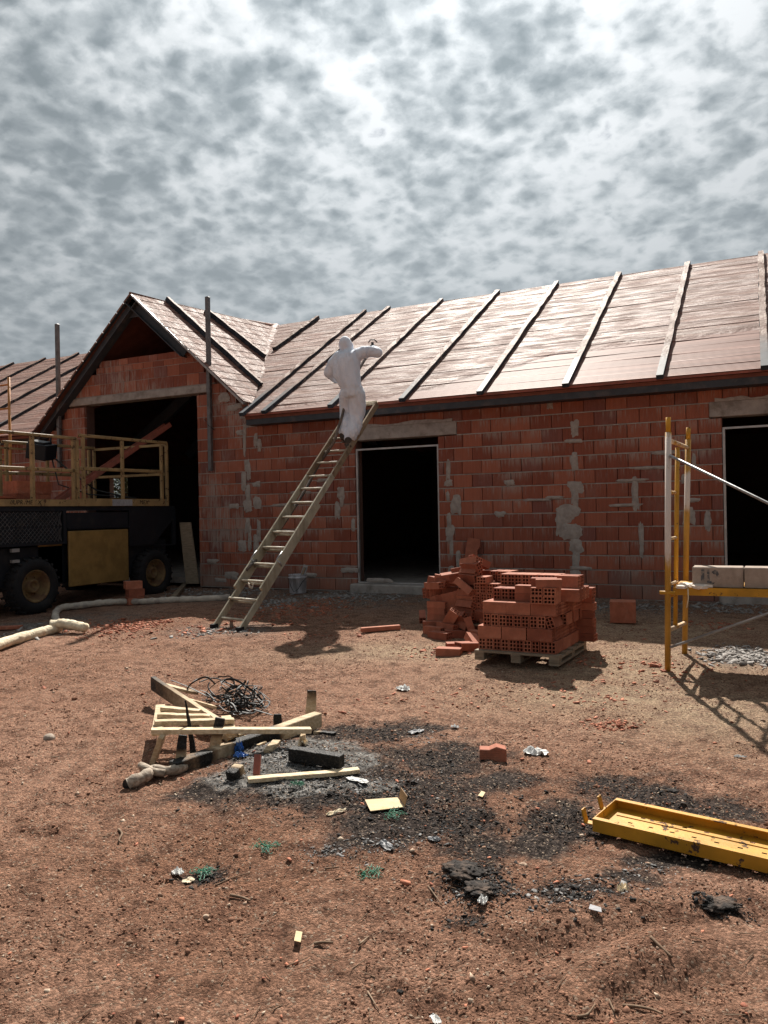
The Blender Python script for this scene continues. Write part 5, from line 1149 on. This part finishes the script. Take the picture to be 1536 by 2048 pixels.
# ------------------------------------------------------------------ burnt pallet wood around the fire place
rw = random.Random(21)
def wbar(par, name, p0, p1, w, h, ch=(0, 0), upv=(0, 0, 1), mat='wood', seg=8, wob=.0015, bev=.002):
    m = MB(); q = par.location; m.bar(p0 - q, p1 - q, w, h, upv, ch, seg, wob); return m.build(name, MAT[mat], par, bevel=bev)
bp = thing('broken_pallet', 'broken pale pallet with four slats on short legs left of the fire ash', 'broken pallet', G(420, 1480))
wbar(bp, 'slat', G(302, 1462, .20), G(622, 1460, .115), .055, .028)
wbar(bp, 'slat', G(309, 1446, .20), G(468, 1441, .16), .055, .028); wbar(bp, 'slat', G(316, 1431, .20), G(420, 1434, .18), .05, .026); wbar(bp, 'slat', G(323, 1417, .20), G(400, 1424, .18), .05, .026)
for a, b, z, zz in [((325, 1470), (306, 1526), .18, 0), ((463, 1466), (463, 1484), .13, 0), ((606, 1468), (606, 1494), .09, 0)]:
    wbar(bp, 'leg', G(*a, z), G(*b, zz), .028, .065, (.08, .15), upv=FW)
wbar(bp, 'stringer', G(321, 1414, .165), G(314, 1466, .17), .06, .035); wbar(bp, 'stringer', G(452, 1436, .13), G(464, 1470, .12), .06, .035)
wbar(bp, 'slat', G(432, 1470, .03), G(497, 1478, .03), .07, .02)
sp_ = thing('splayed_pallet', 'pale pallet side plank with a charred tip and two slats, under the black strips', 'broken pallet', G(390, 1420))
wbar(sp_, 'stringer', G(306, 1366, .15), G(484, 1484, .05), .036, .10, (.62, -.25), seg=12)
wbar(sp_, 'slat', G(332, 1371, .17), G(395, 1386, .09), .08, .02, (0, .5)); wbar(sp_, 'slat', G(372, 1399, .14), G(428, 1414, .05), .085, .022, (0, .2))
cb = thing('charred_pallet_side', 'charred pallet beam with five burnt upright boards along the ash', 'burnt beam', G(480, 1500))
bm0, bm1 = G(637, 1438, .06), G(345, 1541, .035)
m = MB(); q = cb.location; ts = [0, .15, .28, .34, .42, .52, .60, .66, .74, .80, .9, 1]; cs = [.0, .05, .15, .6, 1.1, 1.1, .9, .3, .25, .6, .45, .7]
d, s, u = frame(bm1 - bm0)
for t_, c_ in zip(ts, cs):
    p = bm0.lerp(bm1, t_) - q
    for a, b in ((-1, -1), (1, -1), (1, 1), (-1, 1)): m.v.append(tuple(p + s * a * .036 + u * b * .045 + Vector((rw.uniform(-.003, .003),) * 3))); m.ch.append(c_)
n_ = len(ts) - 1; m.f = [(3, 2, 1, 0)] + [(4 * i + k, 4 * i + (k + 1) % 4, 4 * i + 4 + (k + 1) % 4, 4 * i + 4 + k) for i in range(n_) for k in range(4)] + [tuple(4 * n_ + k for k in range(4))]
m.build('beam', MAT['wood'], cb, bevel=.004)
def upright(px, py0, py1, w, c0, c1, lean=(0, 0), th=.02, tip=.8):
    b = G(px, py0, .02); top = Vector(b); k = (py0 - py1) / FPX * (Vector((b.x, b.y, 0)).dot(Vector(FW))); 
    m = MB(); up_ = b + Vector((0, 0, k)) + VR * lean[0] + VF * lean[1]; m.bar(b - q, up_ - q, w, th, FW, (c0, c1), 8, .002, tip); m.build('upright_board', MAT['wood'], cb, bevel=.002)
upright(621, 1440, 1382, .075, -.2, .55, (.01, .02)); upright(556, 1462, 1428, .062, .3, .9); upright(428, 1507, 1436, .07, -.35, 1.25, (.04, 0)); upright(360, 1536, 1470, .065, -.35, 1.2, (.02, .0), tip=.7); upright(388, 1512, 1402, .036, .9, 1.3, (-.05, .02), tip=.25)
br = thing('branch', 'thick pale dead branch with a forked cut end beside the charred beam', 'branch', G(290, 1548))
m = MB(); q = br.location
m.tube(smooth_path([p - q for p in (G(257, 1568, .03), G(272, 1560, .045), G(292, 1551, .05), G(305, 1541, .045), G(340, 1541, .045), G(372, 1534, .04))]), [.034 - .004 * math.sin(i * .9) - .0003 * i for i in range(31)], 10); m.build('limb', MAT['bark'], br, True)
m = MB(); m.tube(smooth_path([p - q for p in (G(282, 1531, .05), G(292, 1536, .06), G(304, 1543, .05), G(330, 1546, .04))]), .021, 8); m.build('side_limb', MAT['bark'], br, True)
m = MB(); m.tube([p - q for p in (G(256, 1568.5, .03), G(254, 1569.5, .03))], .030, 10); m.build('dark_cut_end', MAT['coal'], br)
# tangle of black plastic strips
cbn = thing('strip_tangle', 'tangled heap of black plastic strips lying behind the pallet pieces', 'plastic strips', G(465, 1420)); q = cbn.location
def strip(path, w=.012): 
    m = MB(); m.tube(smooth_path(path, 5), w, 5, ell=(1.0, .14)); m.build('strip', MAT['cable'], cbn, True)
for i in range(48):
    cx, cy = rw.choice([(485, 1418), (488, 1414), (478, 1420), (440, 1400), (450, 1408), (495, 1424), (488, 1426)]); c = G(cx, cy) - q; rx, ry, h = rw.uniform(.05, .155), rw.uniform(.04, .12), rw.uniform(.03, .17); a0 = rw.uniform(0, 6.3); tl = rw.uniform(-.5, .5)
    strip([c + VR * rx * math.cos(a0 + t) + VF * ry * math.sin(a0 + t) + Vector((0, 0, max(.008, h * (.55 + .5 * math.sin(a0 * 3 + t + tl)) + .01))) + Vector((rw.gauss(0, .018), rw.gauss(0, .018), rw.uniform(-.006, .02))) for t in np.linspace(0, rw.uniform(2.5, 6.0), 8)], rw.uniform(.0045, .0095))
for pts in [[(342, 1360, .16), (375, 1373, .14), (400, 1385, .10), (430, 1400, .06)], [(372, 1385, .07), (380, 1370, .17), (398, 1358, .20), (415, 1355, .21), (430, 1368, .12)], [(470, 1385, .10), (500, 1381, .12), (520, 1377, .14)], [(505, 1418, .06), (525, 1424, .05), (545, 1430, .03)], [(340, 1431, .05), (370, 1424, .05), (395, 1416, .06)], [(400, 1380, .12), (415, 1386, .10), (430, 1400, .06)]]:
    strip([G(a, b, c) - q for a, b, c in pts], .008)
# smaller burnt pieces in the ash
def piece(name, label, cat, p0, p1, w, h, ch=(0, 0), mat='wood', group=None, z=(.0, .0), upv=(0, 0, 1)):
    a = GS(*p0, h / 2 + z[0]); b = GS(*p1, h / 2 + z[1]); m = MB(); c = a.lerp(b, .5); m.bar(a - c, b - c, w, h, upv, ch, 8, .002); o = m.build(name, MAT[mat], None, bevel=.002); o.location = c; return tag(o, label, cat, group)
piece('board', 'long pale board lying at the near edge of the ash', 'board', (496, 1576), (718, 1548), .05, .022)
piece('charred_beam', 'short fully charred black beam lying across the pale board end', 'burnt beam', (582, 1532), (684, 1546), .06, .07, (1.2, 1.2), z=(.01, .02))
piece('wood_block', 'small pale wood offcut lying in the middle of the ash', 'wood block', (536, 1518), (554, 1500), .05, .022)
piece('wood_block', 'half burnt square wood block at the left end of the pale board', 'wood block', (462, 1572), (480, 1562), .06, .05, (1., .1), z=(.0, .02))
piece('board', 'thin charred board lying at the far edge of the ash, right of the pallet', 'board', (628, 1467), (672, 1468), .035, .018, (.2, 1.2))
piece('board', 'short wood splinter lying in the shade of the beam', 'board', (515, 1506), (532, 1498), .02, .012)
b0 = GS(513, 1566, 0); m = MB(); m.bar((0, 0, 0), VF * .06 + Vector((0, 0, .085)), .034, .03, (0, 0, 1), (0, .5), 4); o = m.build('brick_stub', MAT['oxide']); o.location = b0 + Vector((0, 0, .02)); tag(o, 'small reddish stub propped up on the pale board in the ash', 'stub')
def crumple(name, label, cat, px, py, w, d, h, mat, seed=1, group=None, n=12, flat=.5, rzz=None):
    """a crumpled sheet or bag: an irregular folded patch with height"""
    c = GS(px, py); V = []; F = []; rr = random.Random(seed); a0 = rr.uniform(0, 6.3) if rzz is None else rzz
    xs_ = np.linspace(-1, 1, n); X_, Y_ = np.meshgrid(xs_, xs_); 
    Z_ = np.abs(fbm(X_ * 1.7 + seed * 3.1, Y_ * 1.7, 3, seed, .6)) * 2.2 * h * (1 - flat * (X_ ** 2 + Y_ ** 2) / 2) + .004
    wob = 1 + .5 * fbm(X_ * 1.2 + seed, Y_ * 1.2 + 5, 2, seed + 9); rd = np.sqrt(np.maximum(1e-6, 1 - .42 * np.minimum(X_ ** 2, Y_ ** 2) - .0)) 
    PX = (X_ * wob * rd) * w / 2; PY = (Y_ * wob * rd) * d / 2
    ca, sa = math.cos(a0), math.sin(a0)
    V = [(PX[i, j] * ca - PY[i, j] * sa, PX[i, j] * sa + PY[i, j] * ca, Z_[i, j]) for i in range(n) for j in range(n)]; F = [(i * n + j, i * n + j + 1, (i + 1) * n + j + 1, (i + 1) * n + j) for i in range(n - 1) for j in range(n - 1)]
    m = MB(); m.add(V, F); o = m.build(name, MAT[mat], None, False); o.location = c + Vector((0, 0, .004)); s = o.modifiers.new('t', 'SOLIDIFY'); s.thickness = .0015; return tag(o, label, cat, group)
L_ = 'litter on the yard'
crumple('wrapper', 'crumpled blue wrapper standing in the grey ash under the beam', 'wrapper', 477, 1516, .06, .055, .13, 'blue', 3); crumple('wrapper', 'lower half of blue plastic wrapper lying flat in the ash', 'wrapper', 482, 1530, .075, .05, .05, 'blue', 5)
crumple('torn_paper', 'torn cream paper standing up in the ash near the right pallet leg', 'paper', 606, 1498, .12, .06, .09, 'kraft', 7)
crumple('plastic_bag', 'white and grey plastic bag on bare soil, middle of the yard', 'plastic bag', 806, 1380, .13, .09, .05, 'bag', 9); crumple('plastic_bag', 'crumpled white plastic bag on the soil right of the broken brick', 'plastic bag', 1070, 1510, .14, .11, .05, 'bag', 12)
crumple('white_sheet', 'flat white scrap of sheet just right of the pale board end', 'scrap', 716, 1564, .14, .05, .012, 'bag', 15); crumple('white_scrap', 'small white scrap at the far edge of the black patch', 'scrap', 910, 1458, .05, .04, .03, 'bag', 17)
crumple('grey_scrap', 'long grey scrap at the far edge of the black patch', 'scrap', 833, 1464, .12, .06, .02, 'greybag', 18); crumple('white_scrap', 'curled white scrap on the black soil left of the cardboard', 'scrap', 672, 1635, .10, .03, .022, 'kraft', 19)
crumple('burnt_plastic', 'shiny grey burnt plastic flake in front of the cardboard', 'burnt plastic', 772, 1698, .10, .045, .02, 'greybag', 20); crumple('burnt_plastic', 'grey burnt plastic flake right of the cardboard front', 'burnt plastic', 868, 1684, .06, .04, .02, 'greybag', 22)
crumple('plastic_scrap', 'pale curled plastic scrap beside the dark lump at the left front', 'scrap', 355, 1730, .07, .04, .035, 'bag', 23); crumple('plastic_scrap', 'pinkish flat scrap beside the curled scrap at the left front', 'scrap', 377, 1742, .05, .04, .015, 'kraft', 24)
crumple('white_cup', 'crushed white cup lying against a charcoal lump at the right front', 'cup', 966, 1824, .05, .03, .035, 'bag', 26); crumple('white_scrap', 'twisted pale scrap in the charred heap at the right front', 'scrap', 1246, 1806, .05, .035, .04, 'kraft', 27)
crumple('white_paper', 'white crumpled paper at the bottom edge of the picture', 'paper', 872, 2032, .05, .022, .02, 'bag', 28, rzz=-.6); crumple('white_scrap', 'small white scrap in shadow right of the yard, by the scaffold shadow', 'scrap', 1480, 1513, .07, .025, .02, 'bag', 29)
def card(name, label, cat, corners, mat, th=.002, lift_=.006):
    p = [GS(*c, lift_) for c in corners]; c0 = sum(p, Vector()) / len(p); zmin = max(v.z for v in p); m = MB(); m.slab([Vector((v.x, v.y, zmin + (0 if i < 2 else .006))) - c0 for i, v in enumerate(p)], th, Vector((0, 0, 1))); o = m.build(name, MAT[mat]); o.location = c0; return tag(o, label, cat)
o = thing('cardboard', 'pale piece of cardboard with a bent brown flap on the black soil', 'cardboard', GS(770, 1616)); q = o.location
p = [GS(*c, .02) - q for c in [(741, 1629), (809, 1620), (795, 1606), (730, 1611)]]; m = MB(); m.slab([Vector((v.x, v.y, .016 + .012 * (i > 1))) for i, v in enumerate(p)], .003, Vector((0, 0, 1))); m.build('sheet', MAT['card'], o)
a, b = p[1], p[2]; m = MB(); m.slab([Vector((a.x, a.y, .016)) + VR * .004, Vector((b.x, b.y, .03)) + VR * .01, Vector((b.x, b.y, .075)) + VR * .02, Vector((a.x, a.y, .065)) + VR * .016], .003, VR); m.build('flap', MAT['brown'], o)
card('paper_tag', 'small cream paper rectangle on red soil in the lower middle', 'paper', [(588, 1878), (601, 1881), (605, 1864), (592, 1862)], 'card'); card('white_strip', 'white flat strip lying on the soil at the lower right', 'scrap', [(1178, 1851), (1204, 1858), (1203, 1852), (1181, 1845)], 'label_paper'); card('paper_scrap', 'small pale rectangle of paper on scorched soil right of the cardboard', 'paper', [(956, 1597), (965, 1600), (971, 1593), (963, 1590)], 'card')
def twine(label, px, py, n, r, seed):
    rr = random.Random(seed); c = GS(px, py); m = MB()
    for _ in range(n * 3):
        a = rr.uniform(0, 6.3); p = Vector((rr.uniform(-r, r), rr.uniform(-r, r), .01)); pts = [p.copy()]
        for _ in range(5): a += rr.uniform(-1.2, 1.2); p = p + Vector((math.cos(a), math.sin(a), 0)) * r * .33; p.z = rr.uniform(.004, .022); pts.append(p.copy())
        m.tube(smooth_path(pts, 3), .0015, 4)
    o = m.build('twine', MAT['green'], None, True); o.location = c; tag(o, label, 'twine', 'bits of green twine')
twine('bit of green twine on the red soil, middle of three in the left front', 528, 1697, 9, .030, 1); twine('bright green twine beside the dark lump in the left front', 408, 1727, 9, .028, 2); twine('pale green twine strand right of the other green bits', 738, 1745, 9, .03, 3); twine('green twine hanging out from under the cardboard', 788, 1636, 7, .03, 4); twine('small green twine tuft in the ash below the pale board', 598, 1576, 6, .02, 5)
p = GS(986, 1518, .0); t = MB(); t.prism([(-.075, 0), (.075, 0), (.075, .07), (.02, .085), (-.02, .068), (-.075, .07)], -.04, .04); o = t.build('broken_brick', MAT['hollow'], bevel=.004); o.location = p - Vector((0, 0, .008)); o.rotation_euler = (0, 0, R(20)); tag(o, 'half of a red brick lying on the soil left of the white bag', 'brick')
def rock(name, label, cat, px, py, r, mat, seed, flat=.7, group=None, rough=.35):
    bm = bmesh.new(); bmesh.ops.create_icosphere(bm, subdivisions=4, radius=1); me = bpy.data.meshes.new(name); rr = np.random.RandomState(seed)
    co = np.array([v.co[:] for v in bm.verts]); f = 1 + rough * (fbm(co[:, 0] * 1.6 + seed, co[:, 1] * 1.6 + co[:, 2] * 1.3, 6, seed, .75)) * 2.4
    for v, k in zip(bm.verts, f): v.co = Vector((v.co.x * r * k, v.co.y * r * k * .85, v.co.z * r * k * flat))
    bm.to_mesh(me); bm.free(); me.materials.append(MAT[mat]); me.shade_smooth(); o = bpy.data.objects.new(name, me); COL.objects.link(o); o.location = GS(px, py, r * flat * .35); o.rotation_euler = (0, 0, seed); return tag(o, label, cat, group)
rock('stone', 'pale grey stone lying alone on the soil left of the pallet wood', 'stone', 99, 1478, .038, 'stone', 3); rock('stone', 'small dark stone on the soil at the left, above the lone pale stone', 'stone', 149, 1395, .022, 'clod', 4); rock('stone', 'brown stone cut off by the bottom picture edge', 'stone', 543, 2038, .024, 'clod', 5)
for i, (px, py, r, lab) in enumerate([(926, 1762, .085, 'big black charcoal lump at the right front, leftmost of the large ones'), (962, 1803, .07, 'black charcoal lump behind the crushed white cup'), (1442, 1832, .075, 'black charcoal lump near the right picture edge'), (425, 1725, .05, 'dark burnt lump beside the green twine in the left front'), (1345, 1585, .03, 'small charred lump behind the yellow plank'), (802, 1972, .018, 'tiny black lump with a white stick near the bottom')]):
    rock('charcoal_lump', lab, 'charcoal', px, py, r * .8, 'burnt', 30 + i, .17, 'charcoal lumps', .95)
def stick(label, pts, r, mat='twig'):
    q = GS(*pts[0]); m = MB(); pp = smooth_path([GS(*p, r * 1.4) - q for p in pts], 4); m.tube(pp, [r * (1 - .5 * i / len(pp)) for i in range(len(pp))], 6); o = m.build('stick', MAT[mat], None, True); o.location = q; tag(o, label, 'stick', 'sticks on the soil')
for l, pts, r in [('dry forked stick lying at the lower right of the picture', [(1245, 2000), (1275, 2003), (1303, 2015), (1325, 2030)], .005), ('short straight stick just left of the forked one', [(1218, 1992), (1229, 2017)], .004), ('brown stick on the soil, lower middle near the cream paper', [(628, 1880), (645, 1880), (666, 1885)], .006), ('thick short stick in the left front below the dark lump', [(460, 1783), (485, 1786), (500, 1796)], .006), ('pale curved stick in the far left front', [(237, 1660), (244, 1668), (238, 1683), (246, 1688)], .006), ('long thin twig beside the dark lump', [(430, 1758), (465, 1745), (500, 1743)], .003),
                  ('thin twig lying right of centre at the front', [(718, 1890), (738, 1866)], .004), ('curved dark stick at the bottom right of centre', [(1155, 2038), (1175, 2030), (1190, 2008)], .0045), ('pale twigs by the charcoal lump', [(856, 1775), (866, 1790), (884, 1812)], .004), ('long dark twig right of the charcoal ridge', [(1302, 1915), (1320, 1930), (1345, 1948)], .006), ('thin stick pointing down in the lower middle', [(735, 1970), (757, 2002)], .003), ('pale twig left of the pale green twine', [(650, 1733), (678, 1735)], .004)]: stick(l, pts, r)
# ------------------------------------------------------------------ uncountable crumbs: one object per kind
def scatter(name, mat, pts, sizes, flat=(.5, .9), label=None, seed=1, sharp=False, mats=None):
    """many tiny uneven stones or chips baked into one mesh"""
    rs = np.random.RandomState(seed); n = len(pts); pts = np.asarray(pts, float); sizes = np.asarray(sizes, float)
    if sharp: base = np.array([[-1, -.7, -.3], [1, -.5, -.3], [.7, .8, -.3], [-.8, .6, -.3], [-.9, -.6, .3], [.9, -.45, .3], [.65, .7, .3], [-.7, .55, .3]]); fc = np.array([[0, 3, 2, 1], [4, 5, 6, 7], [0, 1, 5, 4], [1, 2, 6, 5], [2, 3, 7, 6], [3, 0, 4, 7]])
    else: base = np.array([[1, .2, 0], [0, 1, .15], [-1, .1, -.1], [.1, -1, 0], [.15, .1, .85], [0, 0, -1]], float); fc = np.array([[0, 1, 4], [1, 2, 4], [2, 3, 4], [3, 0, 4], [1, 0, 5], [2, 1, 5], [3, 2, 5], [0, 3, 5]])
    k = len(base); V = base[None] * (1 + rs.uniform(-.35, .35, (n, k, 3))); V[:, :, 1] *= rs.uniform(.5, 1, (n, 1)); V[:, :, 2] *= rs.uniform(*flat, (n, 1))
    a = rs.uniform(0, 6.3, n); b = rs.uniform(-.5, .5, n); ca, sa, cb, sb = np.cos(a)[:, None], np.sin(a)[:, None], np.cos(b)[:, None], np.sin(b)[:, None]
    x, y, z = V[:, :, 0], V[:, :, 1], V[:, :, 2]; x, z = x * cb + z * sb, -x * sb + z * cb; x, y = x * ca - y * sa, x * sa + y * ca
    W_ = np.stack([x, y, z], -1) * sizes[:, None, None] + pts[:, None]
    F = (fc[None] + (np.arange(n) * k)[:, None, None]).reshape(-1, fc.shape[1]); o = arr_mesh(name, W_.reshape(-1, 3), F, MAT[mat]); o['kind'] = 'stuff'
    if label: o['label'] = label
    return o
rs = np.random.RandomState(5)
def surf(x, y, dz=0.): return np.stack([x, y, full_h(x, y) + dz], 1)
def around(n, spread=1.0):
    """ground positions in the yard, denser close by"""
    d = 1.5 + (rs.uniform(0, 1, n) ** 1.8) * 8.0; r = rs.uniform(-.62, .62, n) * d * 1.05
    return r * RT[0] + d * FW[0], r * RT[1] + d * FW[1]
def near(px, py, rx, ry, n):
    bx, by, a, b = blob(px, py, rx, ry); u = rs.normal(0, .5, n); v = rs.normal(0, .5, n)
    return bx + u * a * RT[0] + v * b * FW[0], by + u * a * RT[1] + v * b * FW[1]
def many(parts): X = np.concatenate([p[0] for p in parts]); Y = np.concatenate([p[1] for p in parts]); return X, Y
def clip(x, y): k = (y < 10.9); return x[k], y[k]
x, y = clip(*around(120000)); k = fbm(x * 2.2, y * 2.2, 3, 91) > -.07; x, y = x[k], y[k]; s = np.minimum(.0022 * np.exp(rs.normal(0, .55, len(x))) * (1 + .13 * np.hypot(x, y)), .022)
scatter('soil_clods', 'clod', surf(x, y, .0005), s * .92, label='loose crumbs of red soil', seed=2)
x, y = clip(*around(7500)); k = fbm(x * 1.4, y * 1.4, 3, 93) > -.1; x, y = x[k], y[k]; s = np.minimum(.0021 * np.exp(rs.normal(0, .55, len(x))) * (1 + .12 * np.hypot(x, y)), .018)
scatter('pebbles', 'pale', surf(x, y, .002), s * 1.25, label='pale pebbles strewn over the yard', seed=3)
x, y = many([clip(*around(420)), near(260, 1255, 90, 14, 620), near(130, 1255, 50, 12, 70), near(400, 1262, 80, 14, 140), near(620, 1215, 90, 18, 420), near(660, 1275, 110, 16, 60), near(900, 1400, 250, 30, 90), near(1230, 1450, 60, 12, 150), near(1330, 1340, 120, 30, 160), near(1180, 1390, 120, 30, 110), near(1180, 1320, 60, 16, 50), near(1440, 1250, 60, 12, 60), near(870, 1300, 90, 12, 60), near(540, 1235, 130, 20, 200)])
x, y = clip(x, y); s = .0075 * np.exp(rs.normal(0, .5, len(x))) * (.35 + .095 * np.hypot(x, y))
scatter('brick_chips', 'chip', surf(x, y, .004), np.minimum(s * 1.35, .05), (.5, 1.0), 'broken clay chips lying on the soil', 4, True)
x, y = many([near(700, 1195, 110, 16, 600), near(1460, 1215, 70, 16, 240), near(1480, 1312, 60, 16, 900), near(1250, 1215, 200, 12, 260), near(470, 1185, 90, 10, 260), near(440, 1265, 80, 8, 120), near(80, 1260, 90, 14, 160), near(560, 1205, 60, 10, 200), near(380, 1175, 60, 14, 200)])
x, y = clip(x, y); s = .016 * np.exp(rs.normal(0, .5, len(x))); s = np.minimum(s, .05)
scatter('rubble', 'gravel', surf(x, y, .006), s, (.4, .8), 'grey mortar rubble along the foot of the wall and by the scaffold', 6, True)
x, y = many([near(bx, by, 1, 1, 1) for bx, by in []] or [near(760, 1462, 130, 24, 700), near(880, 1530, 150, 45, 900), near(640, 1590, 220, 42, 1500), near(800, 1610, 170, 48, 1400), near(930, 1650, 120, 45, 800), near(960, 1770, 80, 40, 900), near(1150, 1800, 150, 44, 700), near(1130, 1640, 100, 50, 700), near(1290, 1600, 130, 40, 600), near(1440, 1832, 60, 18, 420), near(926, 1762, 60, 20, 600), near(962, 1803, 50, 16, 420), near(420, 1735, 60, 16, 260), near(940, 1850, 90, 34, 160), near(560, 1520, 160, 45, 600)])
s = .0029 * np.exp(rs.normal(0, .65, len(x))); scatter('charcoal_crumbs', 'coal', surf(x, y, .002), np.minimum(s, .014), (.4, .8), 'black charcoal crumbs on the scorched soil', 7, True)
x, y = many([near(560, 1525, 130, 38, 1300), near(700, 1560, 160, 40, 600), near(770, 1690, 110, 34, 240), near(660, 1705, 90, 26, 140), near(1140, 1800, 160, 44, 200), near(940, 1790, 50, 20, 120), near(850, 1480, 60, 14, 120), near(1290, 1740, 90, 18, 90)])
s = .0036 * np.exp(rs.normal(0, .6, len(x))); scatter('ash_flakes', 'flake', surf(x, y, .003), np.minimum(s, .022), (.1, .35), 'grey ash and burnt flakes around the fire place', 8, True)
# thin twigs and straw
def straw(name, mat, x, y, lens, rad, label, seed):
    rr = np.random.RandomState(seed); n = len(x); a = rr.uniform(0, 6.3, n); V = []; F = []
    p = surf(x, y, .004); q = surf(x + np.cos(a) * lens, y + np.sin(a) * lens, .006); s_ = np.stack([-np.sin(a), np.cos(a), 0 * a], 1) * rad[:, None]; u_ = np.array([0, 0, 1.])[None] * rad[:, None] * 1.4
    V = np.stack([p + s_, p - s_, p + u_, q + s_ * .6, q - s_ * .6, q + u_ * .6], 1).reshape(-1, 3); fc = np.array([[0, 3, 5, 2], [1, 2, 5, 4], [0, 1, 4, 3]]); F = (fc[None] + (np.arange(n) * 6)[:, None, None]).reshape(-1, 4)
    o = arr_mesh(name, V, F, MAT[mat]); o['kind'] = 'stuff'; o['label'] = label
x, y = around(900); k = np.hypot(x, y) < 5.5; x, y = x[k], y[k]; straw('twigs', 'twig', x, y, rs.uniform(.02, .085, len(x)), rs.uniform(.0008, .0022, len(x)), 'thin dry twigs strewn over the soil', 3)
# ------------------------------------------------------------------ trees seen through the back opening
def tree(name, label, x, y, h, r, seed):
    t = thing(name, label, 'tree', (x, y, 0), 'trees behind the house'); rr = np.random.RandomState(seed); m = MB()
    m.tube([(0, 0, 0), (.05, .02, h * .3), (-.04, .05, h * .6), (.02, 0, h * .85)], [.14, .11, .07, .03], 8)
    for i in range(9):
        a = i * 2.4; z = h * (.25 + .06 * i); e = Vector((math.cos(a) * r * .7, math.sin(a) * r * .7, z + r * .5)); m.tube([(0, 0, z), e * .5 + Vector((0, 0, z * .5)), e], [.05, .035, .012], 5)
    m.build('trunk', MAT['trunk'], t, True)
    c = rr.normal(0, 1, (34, 3)); c /= np.linalg.norm(c, axis=1)[:, None]; c = c * rr.uniform(.3, 1, (34, 1)) * np.array([r, r, h * .38]) + np.array([0, 0, h * .58]); p = (c[rr.randint(0, 34, 5200)] + rr.normal(0, .22 * r, (5200, 3)))
    o = scatter('leaves', 'leaf', p, rr.uniform(.03, .07, len(p)), (.08, .2), None, seed, True); o.name = 'crown'; o.parent = t; del o['kind']
tree('tree', 'green tree seen through the small back opening of the gabled wing', -23.2, 23.6, 4.6, 1.5, 3); tree('tree', 'second green tree behind the back opening, farther off', -25.6, 27.0, 5.2, 1.7, 8)
